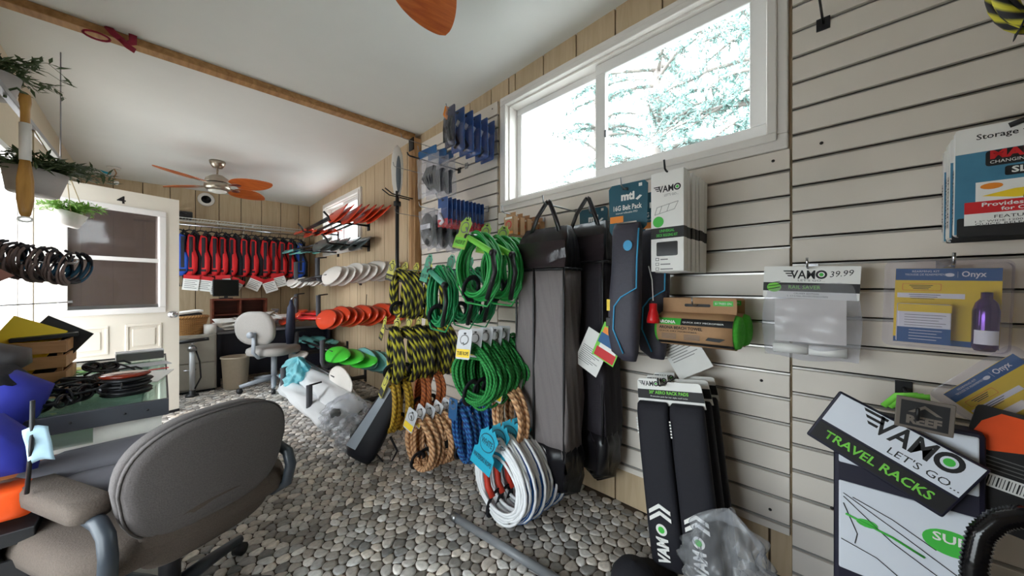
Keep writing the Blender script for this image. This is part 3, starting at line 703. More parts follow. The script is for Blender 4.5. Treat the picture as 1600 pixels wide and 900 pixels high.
def mesh_bag(label, mm, seed):
    t = thing('mesh_bag', label, 'bag'); r_ = random.Random(seed)
    w, d = .31, .15
    def ring(z, sx=1, sy=1, wob=.004, oz=0):
        out = []
        for i in range(40):
            q = i/40*4; k = int(q); f = q-k
            c = [(-1, -1), (1, -1), (1, 1), (-1, 1)]
            x = c[k][0]*(1-f)+c[(k+1) % 4][0]*f; y = c[k][1]*(1-f)+c[(k+1) % 4][1]*f
            wz = wob*math.sin(i*1.9+z*14+seed)
            out.append(Vector((x*w/2*sx+wz, y*d/2*sy+wz, z+oz*(x+y)*.5)))
        return out
    top = [ring(-.33, 1.02, .9), ring(-.24, 1.0, .82), ring(-.17, .95, .6), ring(-.12, .82, .22)]
    MB().loft(top).build('top_panel', 'bag_black', t)
    MB().loft([ring(-.335-.92*i/10, 1-.05*math.sin(i*.6), 1-.05*math.cos(i*.5), .005) for i in range(11)]).build('mesh_body', mm, t)
    MB().loft([ring(-1.21, 1.02, 1.02, .006), ring(-1.27, 1.05, 1.05, .012), ring(-1.35, .98, 1.0, .016, -.03), ring(-1.42, .8, .8, .02, -.05), ring(-1.45, .35, .4, .01, -.06)]).build('gathered_base', 'bag_black', t)
    MB().tube([Vector(p)*1.006 for p in ring(-.335, 1.01, .93)], .008, 6, closed=True).build('trim_seam', 'bag_trim', t)
    for sx in (-1, 0, 1):
        MB().tube([(sx*w*.485-(.03 if sx == 0 else 0), -d/2-.002-(.004 if sx == 0 else 0), -.33-.92*i/8) for i in range(9)], .006, 5).build('vertical_seam', 'bag_trim', t)
    for s_ in (-1, 1):
        MB().tube([(s_*.1, -.03, -.17), (s_*.055, -.02, -.06), (s_*.012, 0, .012), (0, 0, .02)], .014, 6, flat=.25, up=(0, 1, 0)).build('carry_strap', 'bag_black', t)
    film = MB().grid(lambda u, v: Vector((w*(u-.5)*1.02, -d/2*1.05-.006*math.sin(PI*u)-.004*math.sin(6*u+8*v), -.2-.13*v)), 12, 8).build('film_window', 'dark_film', t)
    return t
m1 = mesh_bag('long black bag with grey mesh sides hanging foremost beside the white ropes', 'mesh_fabric', 2); m1.location = (1.42, 1.155, 1.62); m1.rotation_euler = (0, 0, WALLROT+.05)
mat('mesh_dark', (34, 28, 36), .75, var=.3, scale=140, bump=.2)
m2 = mesh_bag('long all-black mesh bag behind the grey mesh one', 'mesh_dark', 5); m2.location = (1.64, 1.06, 1.66); m2.rotation_euler = (0, 0, WALLROT-.06)
hook(1.155, 1.635, .4, 'steel hook carrying the two long mesh bags', r=.004, tip=.03)
# ---- belt packs ----------------------------------------------------------
mat('pack_fabric', (58, 56, 68), .6, var=.2, scale=70, bump=.2); mat('cyan_line', (60, 160, 210), .5)
def belt_pack(label, loc, yaw=0):
    t = thing('belt_pack', label, 'package', loc, WALLROT+yaw)
    cd = MB().prism([(-.09, .03), (-.075, .045), (.075, .045), (.09, .03), (.085, -.15), (.07, -.165), (.045, -.165), (.04, -.125), (-.05, -.125), (-.055, -.17), (-.075, -.18), (-.085, -.16)], 0, .002).build('header_card', 'teal_card', t)
    tx(cd, 'mti', 'white_card', -.03, -.028, w=.062, h=.034, y=-.001, bold=.05); pr(cd, [(.035, -.03), (.055, -.015), (.065, -.02), (.045, -.036)], 'white_card')
    tx(cd, '16G Belt Pack', 'white_card', -.066, -.072, w=.13, h=.022, y=-.001, bold=.02); tx(cd, 'manual inflatable PFD', 'white_card', -.055, -.088, w=.1, h=.008, y=-.001)
    pr(cd, rc(-.083, -.02, -.126, -.097), 'orange_ink'); pr(cd, rc(.05, .065, .022, .036), 'white_card'); pr(cd, ellipse(.03, .012, 12, -.01, .022), 'ink', name='hang_hole')
    def ring(z, w, d, cx):
        return [Vector((cx+w/2*math.copysign(abs(math.cos(2*PI*i/20))**.6, math.cos(2*PI*i/20)), -.03+d/2*math.copysign(abs(math.sin(2*PI*i/20))**.7, math.sin(2*PI*i/20)), z)) for i in range(20)]
    MB().loft([ring(-.14, .115, .03, .012), ring(-.17, .128, .06, .012), ring(-.35, .13, .07, .008), ring(-.48, .14, .075, .0), ring(-.62, .135, .075, -.004), ring(-.7, .115, .06, .0), ring(-.735, .06, .03, .02)]).build('pouch', 'pack_fabric', t)
    MB().tube([(.075, -.06, -.17), (.07, -.068, -.3), (.068, -.069, -.42), (.0, -.07, -.46), (-.03, -.07, -.5), (-.035, -.069, -.6), (.01, -.068, -.7)], .0035, 5).build('cyan_piping', 'cyan_line', t)
    MB().prism(ellipse(.04, .045, 14, .03, -.24), -.0685, -.067).build('printed_badge', 'cyan_line', t)
    MB().box(-.07, -.05, -.06, -.035, -.52, -.47).build('yellow_tab', 'yellow_ink', t); MB().box(-.074, -.045, -.062, -.035, -.59, -.55).build('buckle', 'black', t, bev=.003)
    return t
belt_pack('dark belt pack with teal header card hanging before the white rigging boxes', (1.46, .735, 1.61), .05)
belt_pack('dark belt pack with teal header card half hidden behind the mesh bags', (1.70, 1.06, 1.59))
belt_pack('dark belt pack hanging behind the front belt pack and the red toggle', (1.64, .685, 1.60))
hook(.735, 1.635, .38, 'steel hook carrying the front belt pack', tip=.03); hook(1.06, 1.615, .12, 'short steel hook carrying the hidden belt pack')
wh = thing('red_toggle', 'red plastic toggle on a white cord beside the belt pack', 'toggle', (1.5, .638, 1.125), WALLROT)
MB().tube([(-.02, 0, .16), (-.005, 0, .1), (.0, 0, .01)], .0025, 6).build('cord', 'white_card', wh)
mat('red_plastic', (220, 24, 30), .35); MB().lathe([(0, 0), (.016, -.002), (.016, -.03), (.021, -.045), (.026, -.07), (.026, -.085), (0, -.086)], 18).build('toggle', 'red_plastic', wh)
# ---- white rigging kit boxes -----------------------------------------------
vb = thing('rigging_kit_box', 'white rigging kit box with black band in the stack under the window', 'box', group='white rigging kit boxes')
MB().box(-.066, .066, -.017, .017, -.38, .03).build('carton', 'white_card', vb, bev=.0015, seg=1)
def vamo(p, x, z, w, y, c='ink', dot='green_ink', bold=.018):
    tx(p, 'VAM', c, x+w*.18, z, w=w*.56, h=w*.24, y=y, bold=bold)
    for k, q in enumerate((.0, .05, .1)): pr(p, [(x+w*q, z+w*(.235-.07*k)), (x+w*(.26-.02*k), z+w*(.235-.07*k)), (x+w*(.26-.02*k), z+w*(.2-.07*k)), (x+w*(q+.03), z+w*(.2-.07*k))], c, y, .0003, 'logo_bar')
    ring_ = MB(); o_, i_ = ellipse(w*.25, w*.25, 20, x+w*.875, z+w*.12), ellipse(w*.15, w*.15, 20, x+w*.875, z+w*.12)
    ring_.add([(a, y, b_) for a, b_ in o_]+[(a, y, b_) for a, b_ in i_], [(k, (k+1) % 20, 20+(k+1) % 20, 20+k) for k in range(20)]).build('logo_ring', c, p)
    pr(p, ellipse(w*.1, w*.1, 16, x+w*.875, z+w*.12), dot, y, .0003, 'logo_dot')
yv = -.0178
vamo(vb, -.055, -.055, .11, yv); tx(vb, "LET'S GO...", 'ink_grey', -.01, -.073, w=.055, h=.009, y=yv)
for k, (a, c_) in enumerate((((-.04, -.115), (.045, -.1)), ((-.05, -.145), (.03, -.13)), ((-.04, -.115), (-.05, -.145)), ((.045, -.1), (.03, -.13)), ((-.02, -.112), (-.03, -.14)), ((.01, -.107), (.0, -.135)))):
    MB().tube([(a[0], yv, a[1]), (c_[0], yv, c_[1])], .0007, 4).build('line_drawing', 'ink_grey', vb)
pr(vb, ellipse(.045, .045, 20, -.035, -.175), 'green_ink', yv)
MB().box(-.0664, .0664, -.0174, .0174, -.245, -.2).build('black_band', 'ink', vb)
tx(vb, 'UNIVERSAL', 'green_ink', 0, -.219, w=.06, h=.011, y=yv, align='CENTER', bold=.02); tx(vb, 'DECK RIGGING KIT', 'green_ink', 0, -.237, w=.085, h=.011, y=yv, align='CENTER', bold=.02)
pr(vb, rrect(.085, .058, .005, 2, 0, -.288), 'black_gloss', yv)
for k in range(3): pr(vb, rc(-.046, -.032, -.336-.02*k, -.324-.02*k), 'ink_grey' if k else 'ink', yv); pr(vb, rc(-.044, -.034, -.334-.02*k, -.326-.02*k), 'white_card', yv-.0002); pr(vb, rc(-.026, .004+.01*k, -.333-.02*k, -.329-.02*k), 'ink_grey', yv)
row(vb, lin_(1.475, 1.745, 7), .562, 1.64, .004, .006, .05, 19); hook(.562, 1.675, .35, 'steel hook carrying the white rigging kit boxes', 'black', .004, .03)
# ---- beach towels ----------------------------------------------------------
mat('towel_green', (80, 190, 60), .95, var=.25, scale=90, bump=.6)
tw = thing('beach_towel', 'rolled green beach towel in a brown card sleeve under the rigging boxes', 'towel', group='rolled green beach towels')
M90 = Matrix.Rotation(PI/2, 3, 'Y')
MB().lathe([(0, -.16), (.045, -.162), (.062, -.155), (.067, -.14), (.067, .14), (.062, .155), (.045, .162), (0, .15)], 28, (0, -.0, -.09), M90).build('towel_roll', 'towel_green', tw)
def sleeve(u, v):
    a = PI*(-.02+1.3*u); return Vector((.285*(v-.5), -.0705*math.sin(a), -.09+.0705*math.cos(a)))
MB().grid(sleeve, 18, 4).build('card_sleeve', 'kraft', tw, solid=.001)
MB().prism(rrect(.285, .075, .008, 3, 0, .005), -.003, -.001).build('hang_header', 'kraft', tw)
pr(tw, rrect(.1, .012, .005, 3, 0, .012), 'ink', -.004, name='hang_slot')
def onslv(z): a = math.acos(max(-1, min(1, (z+.09)/.0705))); return -.0705*math.sin(a)-.0015
for nm, x0, x1, z0, z1, mm in (('green_band', -.142, -.045, -.068, -.042, 'green_ink'), ('black_band', -.045, .142, -.068, -.042, 'ink')):
    MB().grid(lambda u, v: Vector((x0+(x1-x0)*u, onslv(z0+(z1-z0)*v)-.001, z0+(z1-z0)*v)), 2, 5).build(nm, mm, tw)
MB().grid(lambda u, v: Vector((-.142+.284*u, onslv(-.15+.012*v)-.001, -.15+.012*v)), 2, 3).build('black_band', 'ink', tw)
tx(tw, 'ARONA', 'white_card', -.133, -.062, w=.07, h=.012, y=-.0735, bold=.03); tx(tw, 'QUICK DRY MICROFIBER', 'white_card', -.035, -.058, w=.15, h=.006, y=-.0735)
tx(tw, 'ARONA BEACH TOWEL', 'ink', -.13, -.086, w=.17, h=.012, y=-.0735, bold=.015); tx(tw, 'QUICK DRY MICROFIBER', 'ink', -.13, -.098, w=.15, h=.006, y=-.0735)
for k in range(4): pr(tw, rc(-.12, -.06, -.108-.006*k, -.106-.006*k), 'ink_grey', -.073); pr(tw, rc(-.03, .03, -.108-.006*k, -.106-.006*k), 'ink_grey', -.073)
pr(tw, [(.06, -.11), (.12, -.112), (.1, -.125), (.05, -.122)], 'ink', -.073, name='towel_drawing'); pr(tw, rc(.06, .13, .012, .032), 'green_ink', -.0036); tx(tw, '$3 TREES ON', 'white_card', .066, .018, w=.058, h=.008, y=-.0042)
row(tw, [1.585, 1.715], .487, 1.105, .0, .0, .0, 20); hook(.487, 1.128, .26, 'steel hook carrying the rolled towels')
# ---- rail saver bag -------------------------------------------------------
rs = poly_bag('rail_saver_pack', 'clear bag of white rolls with white and black header card and handwritten price', None, .27, .28, .03, seed=12)
rs.location = (1.665, .138, 1.21); rs.rotation_euler = (0, 0, WALLROT)
hd = MB().prism(rrect(.268, .118, .003, 2, 0, .0), -.004, .004).build('header_card', 'white_card', rs, rot=(0, .04, 0))
vamo(hd, -.075, .014, .125, -.0046); tx(hd, "LET'S GO...", 'ink_grey', -.03, .004, w=.075, h=.007, y=-.0046)
tx(hd, '39.99', 'ink', .057, .02, w=.062, h=.02, y=-.0046, shear=.25, rotz=.12, name='handwritten_price'); pr(hd, rc(-.134, .134, -.034, -.002), 'ink', -.0046)
tx(hd, 'RAIL SAVER', 'lime', -.056, -.024, w=.09, h=.013, y=-.0052); pr(hd, ellipse(.044, .036, 20, -.1, -.02), 'lime', -.0054, name='green_badge')
for k in range(3): MB().tube([(-.118, -.0062, -.024+.011*k-.004), (-.1, -.0062, -.02+.011*k-.004), (-.082, -.0062, -.016+.011*k-.004)], .0012, 4).build('badge_line', 'ink', hd)
tx(hd, 'CRUISER EDITION', 'ink', -.04, -.044, w=.07, h=.0055, y=-.0046); tx(hd, '2 - 6.5 ft RAIL PROTECTION STRIPS', 'ink', -.06, -.053, w=.115, h=.005, y=-.0046)
for k in range(2): MB().lathe([(0, -.05), (.018, -.05), (.018, .05), (0, .05)], 20, (-.052+.104*k, -.006, -.245), M90).build('white_roll', 'vinyl_white', rs)
mat('milk_film', (222, 214, 208), .35); MB().grid(lambda u, v: Vector((-.1+.2*u, .004+.004*math.sin(9*v), -.06-.16*v)), 6, 8).build('film_sheet', 'milk_film', rs)
hook(.138, 1.272, .16, 'chrome hook holding the rail saver bag', 'chrome', .004)
# ---- rearming kit blisters -------------------------------------------------
mat('co2', (92, 60, 120), .15, metal=.8, var=.5, scale=14)
def kit(label, loc, rot):
    t = thing('rearming_kit', label, 'package', loc, rot=rot)
    cd = MB().prism(rrect(.205, .235, .008, 3, .012, -.125), 0, .0015).build('insert_card', 'yellow_ink', t)
    pr(cd, rc(-.09, .114, -.045, -.008), 'blue_ink'); pr(cd, [(-.09, -.075), (-.06, -.058), (0, -.05), (.114, -.075), (.114, -.045), (-.09, -.045)], 'yellow_ink', -.0008)
    pr(cd, rc(-.09, .114, -.242, -.225), 'blue_ink'); pr(cd, rc(-.085, .05, -.1, -.085), 'white_card')
    tx(cd, 'Onyx', 'white_card', .042, -.033, w=.045, h=.016, y=-.0012, bold=.02); tx(cd, 'REARMING KIT', 'white_card', -.055, -.02, w=.055, h=.006, y=-.0012); tx(cd, 'TROUSSE DE REARMEMENT', 'white_card', -.07, -.03, w=.085, h=.006, y=-.0012)
    pr(cd, ellipse(.018, .011, 14, .02, -.028), 'white_card', -.0010); pr(cd, rc(.0345, .0355, -.036, -.018), 'white_card')
    pr(cd, rrect(.08, .022, .003, 2, -.035, -.066), 'orange_ink', -.0012); pr(cd, rrect(.077, .019, .003, 2, -.035, -.066), 'yellow_ink', -.0016)
    for k in range(3): pr(cd, rc(-.06+.004*k, -.012-.004*k, -.062-.005*k, -.06-.005*k), 'ink', -.002)
    for k in range(3): pr(cd, rc(-.06+.002*k, .004-.006*k, -.091-.006*k, -.0895-.006*k), 'ink', -.0012)
    bk = MB().box(-.085, .022, -.045, -.004, -.238, -.118).build('instruction_booklet', 'white_card', t, bev=.003)
    pr(bk, rc(-.0848, .0218, -.142, -.119), 'yellow_ink', -.0458); pr(bk, rc(-.0848, .0218, -.237, -.19), 'blue_ink', -.0458)
    for k in range(5): pr(bk, rc(-.07, .012-.007*(k % 3), -.152-.008*k, -.1505-.008*k), 'ink_grey', -.0458)
    for k in range(4): pr(bk, rc(-.06, .005-.01*(k % 2), -.199-.009*k, -.1975-.009*k), 'white_card', -.0462)
    cy = MB().lathe([(0, -.245), (.018, -.245), (.024, -.235), (.025, -.13), (.02, -.108), (.011, -.095), (.011, -.078), (0, -.077)], 24, (.085, -.026, 0)).build('gas_cylinder', 'co2', t)
    MB().grid(lambda u, v: Vector((.085+.0256*math.sin(-1.0+2*u), -.026-.0256*math.cos(-1.0+2*u), -.225+.04*v)), 6, 2).build('price_sticker', 'white_card', cy)
    sh = MB(); rim = rrect(.25, .275, .02, 4, .01, -.12)
    rings = []
    for y_, s_ in ((.002, 1.0), (-.001, .95), (-.05, .92), (-.056, .88)): rings.append([Vector((.01+(x-.01)*s_, y_, -.12+(z+.12)*s_)) for x, z in rim])
    sh.loft(rings, cap=False); sh.add(rings[-1], [tuple(range(len(rim)))]); sh.build('clear_blister', 'blister', t)
    return t
kit('clear blister with yellow and blue card and gas cylinder hanging upright', (1.68, -.168, 1.258), (0, .03, WALLROT)); hook(-.19, 1.268, .14, 'chrome hook holding the upright gas cylinder blister', 'chrome', .004)
kit('clear blister with yellow and blue card lying tilted above the travel bag', PX(1515, 575, 1.56)+Vector((0, .0, -.02)), (.25, -.85, WALLROT)).scale = (.85, .85, .85)
# ---- kayak sling packs -----------------------------------------------------
mat('sling_blue', (70, 130, 160), .45, var=.2, scale=20)
sp = thing('kayak_sling_pack', 'kayak sling pack with red and black print in the stack on the tall slatwall', 'package', group='kayak sling packs')
sb = MB().prism(rrect(.27, .285, .006, 2, 0, -.13), -.012, .012).build('carton', 'white_card', sp)
pr(sp, rc(-.134, .134, -.27, -.055), 'sling_blue', -.0128); pr(sp, rrect(.26, .05, .004, 2, 0, -.252), 'ink', -.0134); pr(sp, rc(-.118, .134, -.248, -.215), 'white_card', -.014)
tx(sp, 'Storage for One Kayak', 'ink', -.1, -.022, w=.2, h=.014, y=-.0128, bold=.01); pr(sp, rrect(.23, .04, .006, 2, .03, -.076), 'ink', -.0134)
tx(sp, 'MALONE', 'red_ink', -.078, -.077, w=.14, h=.02, y=-.014, bold=.05); tx(sp, 'CHANGING THE WAY YOU PLAY', 'white_card', -.078, -.09, w=.17, h=.008, y=-.014)
pr(sp, rrect(.2, .024, .004, 2, .045, -.113), 'ink', -.0134); tx(sp, 'SLINGONE', 'white_card', -.045, -.119, w=.12, h=.015, y=-.014, bold=.03); pr(sp, rc(-.1, .134, -.195, -.135), 'white_card', -.0134)
pr(sp, [(-.09, -.172), (-.04, -.16), (.06, -.158), (.13, -.17), (.06, -.184), (-.04, -.182)], 'yellow_ink', -.014, name='kayak_picture'); pr(sp, ellipse(.04, .014, 14, .02, -.17), 'ink', -.0146, name='kayak_picture'); pr(sp, ellipse(.036, .016, 14, -.075, -.148), 'orange_ink', -.014)
for xx in (-.02, .055): MB().tube([(xx, -.0145, -.14), (xx-.006, -.0145, -.185)], .0018, 4).build('strap_picture', 'ink', sp)
pr(sp, rc(-.118, .134, -.217, -.186), 'red_ink', -.0146); tx(sp, 'Provides Safe Storage', 'white_card', -.09, -.2, w=.16, h=.01, y=-.0154, bold=.02); tx(sp, 'for One Kayak', 'white_card', -.06, -.213, w=.1, h=.009, y=-.0154, bold=.02)
tx(sp, 'FEATURING', 'ink', -.07, -.232, w=.08, h=.008, y=-.0146)
for k, s_ in enumerate(('1.5" WIDE 1200 LB STRENGTH WEBBING', 'QUICK RELEASE BUCKLES')): tx(sp, s_, 'ink', -.1, -.241-.007*k, w=.2-.05*k, h=.005, y=-.0146)
MB().tube([(-.05, -.016, .0), (-.03, -.02, .006), (.03, -.016, .004)], .007, 6).build('hang_slot', 'ink', sp)
tx(sp, 'SLINGONE', 'ink', 0, 0, w=.15, h=.014, y=0, bold=.03).matrix_local = Matrix.Translation((-.1355, 0, -.24)) @ Matrix.Rotation(-PI/2, 4, 'Z') @ Matrix.Rotation(-PI/2, 4, 'Y')
row(sp, lin_(1.535, 1.74, 6), -.318, 1.605, .004, .004, .03, 22); hook(-.30, 1.62, .3, 'chrome hook carrying the kayak sling packs', 'chrome', .005, .03)
hook(.105, 2.21, .32, 'bare grey faceout hook on the tall slatwall panel', 'dark_metal', .004)
# ---- rack pads -------------------------------------------------------------
mat('neoprene', (24, 23, 32), .8, var=.25, scale=110, bump=.25)
ap = thing('rack_pad_pack', 'pair of long black foam rack pads on white and black card', 'rack pads', group='black rack pad pairs')
hc = MB().prism([(-.14, -.10), (.14, -.10), (.13, -.005), (.12, 0), (.0, 0), (-.01, -.018), (-.035, -.018), (-.035, .012), (-.125, .012), (-.135, .0)], -.002, .002).build('header_card', 'white_card', ap)
pr(hc, [(-.139, -.075), (.138, -.075), (.134, -.035), (-.137, -.035)], 'ink', -.0028); vamo(hc, -.13, -.02, .09, -.0028); tx(hc, '30" AERO RACK PADS', 'lime', -.085, -.052, w=.165, h=.013, y=-.0036, bold=.03); tx(hc, 'Protective pads for bar style roof racks', 'white_card', -.08, -.066, w=.155, h=.006, y=-.0036)
for s_ in (-1, 1):
    def ring(z, w, d, cx, y): return [Vector((cx+w/2*math.copysign(abs(math.cos(2*PI*i/20))**.55, math.cos(2*PI*i/20)), y+d/2*math.copysign(abs(math.sin(2*PI*i/20))**.8, math.sin(2*PI*i/20)), z)) for i in range(20)]
    pd = MB().loft([ring(-.085, .12, .02, s_*.071, -.01), ring(-.095, .132, .04, s_*.071, -.016), ring(-.13, .136, .05, s_*.071, -.022), ring(-.3, .136, .06, s_*.071, -.03), ring(-.6, .136, .06, s_*.071, -.036), ring(-.73, .134, .05, s_*.071, -.036), ring(-.75, .12, .02, s_*.071, -.036)]).build('foam_pad', 'neoprene', ap)
    for k in range(2):
        z = -.5-.028*k
        MB().prism([(s_*.071-.045, z-.02), (s_*.071, z+.014), (s_*.071+.045, z-.006), (s_*.071+.045, z-.022), (s_*.071+.002, z-.002), (s_*.071-.045, z-.036)], -.068, -.066).build('chevron_print', 'white_card', pd)
    tx(pd, 'VAM', 'white_card', s_*.071-.03, -.72, w=.1, h=.045, y=-.068, bold=.05, rotz=PI/2).location.x = s_*.071+.02
    pr(pd, ellipse(.045, .045, 18, s_*.071, -.588), 'white_card', -.068, name='logo_ring'); pr(pd, ellipse(.026, .026, 18, s_*.071, -.588), 'green_ink', -.069, name='logo_dot')
    for k in range(6): pr(pd, rc(s_*.071-.062, s_*.071-.056, -.155-.012*k, -.148-.012*k), 'white_card', -.056, name='side_print')
row(ap, [1.53, 1.61, 1.69], .585, .787, .004, .0, .04, 23)
for o_ in [o_ for o_ in C.objects if o_.name.startswith('rack_pad_pack')]:
    o_.rotation_euler = (-.02, -.13, WALLROT); 
hook(.6, .79, .32, 'black hook carrying the rack pad pairs', 'black', .004)
# ---- leaflets ----------------------------------------------------------------
lf = thing('leaflet', 'white leaflet of small print hanging tilted beside the mesh bag', 'leaflet', PX(938, 522, 1.47), rot=(0, .45, WALLROT))
pg = MB().prism(rc(-.07, .07, -.2, .0), 0, .0008).build('sheet', 'paper', lf)
for k in range(9): pr(pg, rc(-.058, .05-.02*(k % 3), -.09-.01*k, -.087-.01*k), 'ink_grey')
lf2 = thing('leaflet', 'colour brochure with blue and red photograph in front of the white leaflet', 'leaflet', PX(962, 512, 1.44), rot=(0, .42, WALLROT))
pg = MB().prism(rc(-.06, .06, -.17, 0), 0, .001).build('sheet', 'lime', lf2); pr(pg, rc(-.055, .05, -.1, -.05), 'blue_ink'); pr(pg, rc(-.05, .055, -.165, -.12), 'red_ink'); pr(pg, rc(-.04, .05, -.12, -.1), 'white_card'); pr(pg, rc(-.05, .0, -.05, -.02), 'orange_ink')
lf3 = thing('leaflet', 'white leaflet fanned out behind the belt pack and the rack pads', 'leaflet', (1.66, .62, .985), rot=(0, -.55, WALLROT))
pg = MB().prism(rc(-.08, .08, -.2, 0), 0, .0008).build('sheet', 'paper', lf3)
for k in range(8): pr(pg, rc(-.065, .06-.02*(k % 3), -.04-.012*k, -.037-.012*k), 'ink_grey')
# ---- travel rack bag ------------------------------------------------------------
mat('bag_white', (222, 226, 236), .5, var=.04, scale=10); mat('navy', (24, 22, 44), .6, var=.15)
tb = thing('travel_rack_bag', 'white and black soft case printed with green lettering on the tall slatwall', 'bag', (1.50, -.08, .76), WALLROT)
bw = .285
bd = MB().box(-bw/2, bw/2, -.035, .035, -.70, .06).build('case_body', 'navy', tb, bev=.012)
for a in ((-bw/2+.012, bw/2-.012, -.10, .05), (-bw/2+.012, bw/2-.012, -.42, -.155)): MB().box(a[0], a[1], -.039, -.03, a[2], a[3]).build('white_panel', 'bag_white', bd, bev=.004)
for pts in ([(-.12, -.19), (.0, -.26), (.13, -.34)], [(-.12, -.2), (-.02, -.29), (.1, -.36), (.12, -.41)], [(-.12, -.22), (-.09, -.3), (-.095, -.33)], [(-.1, -.195), (-.02, -.225), (.06, -.27)], [(-.125, -.33), (-.05, -.35), (.02, -.4)]):
    MB().tube([(x, -.0405, z) for x, z in pts], .0012, 4).build('line_drawing', 'ink', bd)
MB().tube([(-.115, -.041, -.25), (-.07, -.041, -.262), (-.02, -.041, -.275), (.04, -.041, -.3)], .003, 5).build('green_strap_print', 'green_ink', bd); pr(bd, ellipse(.045, .022, 14, -.07, -.26), 'green_ink', -.0408)
pr(bd, ellipse(.1, .066, 24, .085, -.24), 'green_ink', -.0408, name='green_badge'); tx(bd, 'SUP', 'white_card', .053, -.24, w=.06, h=.022, y=-.042, bold=.02)
fl = MB().box(-.152, .152, -.006, .006, -.125, .045).build('flap', 'navy', tb, loc=(-.012, -.07, .015), rot=(0, .47, 0), bev=.005)
MB().box(-.145, .145, -.008, -.005, -.055, .04).build('white_panel', 'bag_white', fl); MB().box(-.145, .145, -.0075, -.005, -.115, -.062).build('black_band', 'ink', fl)
vamo(fl, -.09, -.012, .21, -.0085, bold=.02); tx(fl, "LET'S GO...", 'ink', -.0, -.045, w=.14, h=.019, y=-.0085); tx(fl, 'TRAVEL RACKS', 'lime', -.12, -.1, w=.235, h=.024, y=-.0085, bold=.02)
rf = thing('rubber_tag', 'grey and black square rubber tag hanging on the travel rack bag', 'tag', PX(1446, 625, 1.39), rot=(0, .06, WALLROT))
rb = MB().box(-.05, .05, -.003, .003, -.082, 0).build('tag_plate', mat('tag_grey', (110, 100, 92), .7), rf, bev=.002); MB().box(-.041, .041, -.0036, 0, -.074, -.008).build('tag_field', 'ink', rb)
ring_t = MB(); ring_t.prism([(-.028, -.037), (0, -.015), (.03, -.037), (.02, -.037), (0, -.023), (-.018, -.037)], -.0044, -.0034).build('chevron_mark', 'tag_grey', rb)
tx(rb, 'REEF', 'tag_grey', -.03, -.066, w=.06, h=.02, y=-.0042, bold=.05)
gs = thing('green_strap', 'folded bright green strap behind the rubber tag', 'strap', PX(1405, 610, 1.44), WALLROT)
for k in range(3): MB().tube([(-.03+.012*k, 0, -.05), (-.005+.012*k, -.01, -.012), (.03+.01*k, -.01, -.004), (.05, 0, -.03)], .008, 6, flat=.35, up=(0, 1, 0)).build('strap_loop', 'lime', gs)
hook(-.1, .86, .42, 'black hook carrying the travel rack bag', 'black', .004)
# orange pack, hose
og = thing('snorkel_pack', 'black card pack with orange top and white barcode label at the tall slatwall', 'package', (1.50, -.31, .87), rot=(0, .2, WALLROT))
oc = MB().prism(rrect(.2, .3, .01, 2, 0, -.15), 0, .004).build('backing_card', 'ink', og); pr(oc, [(-.099, -.1), (-.06, -.11), (0, -.09), (.09, -.1), (.09, -.01), (-.06, -.01), (-.085, -.04)], mat('safety_orange', (240, 84, 26), .5), -.001)
pr(oc, rc(-.095, .08, -.2, -.165), 'white_card', -.001)
for k in range(26): pr(oc, rc(-.09+.0052*k, -.09+.0052*k+.0012+.0014*((k*7) % 3 > 1), -.195, -.17), 'ink', -.0018, name='barcode_bar')
for k in range(4): pr(oc, rc(-.09, .05-.03*(k % 2), -.125-.01*k, -.1225-.01*k), 'ink_grey', -.001)
hs = thing('pump_hose', 'ribbed black pump hose curling up beside the travel rack bag', 'hose', PX(1545, 900, 1.30))
pts = [PX(1522, 930, 1.28), PX(1522, 880, 1.28), PX(1532, 835, 1.29), PX(1560, 812, 1.3), PX(1600, 806, 1.31), PX(1640, 820, 1.33), PX(1660, 860, 1.36)]
fine = []
for i in range(len(pts)-1):
    for k in range(14): fine.append(pts[i].lerp(pts[i+1], k/14)-hs.location)
for _ in range(6): fine = [fine[0]]+[(fine[i-1]+fine[i]*2+fine[i+1])/4 for i in range(1, len(fine)-1)]+[fine[-1]]
MB().tube(fine, [.019 if i % 2 else .0225 for i in range(len(fine))], 14).build('ribbed_hose', 'black_gloss', hs)
MB().tube([fine[0]-Vector((0, 0, .06)), fine[0]], .026, 14).build('hose_cuff', 'black', hs)
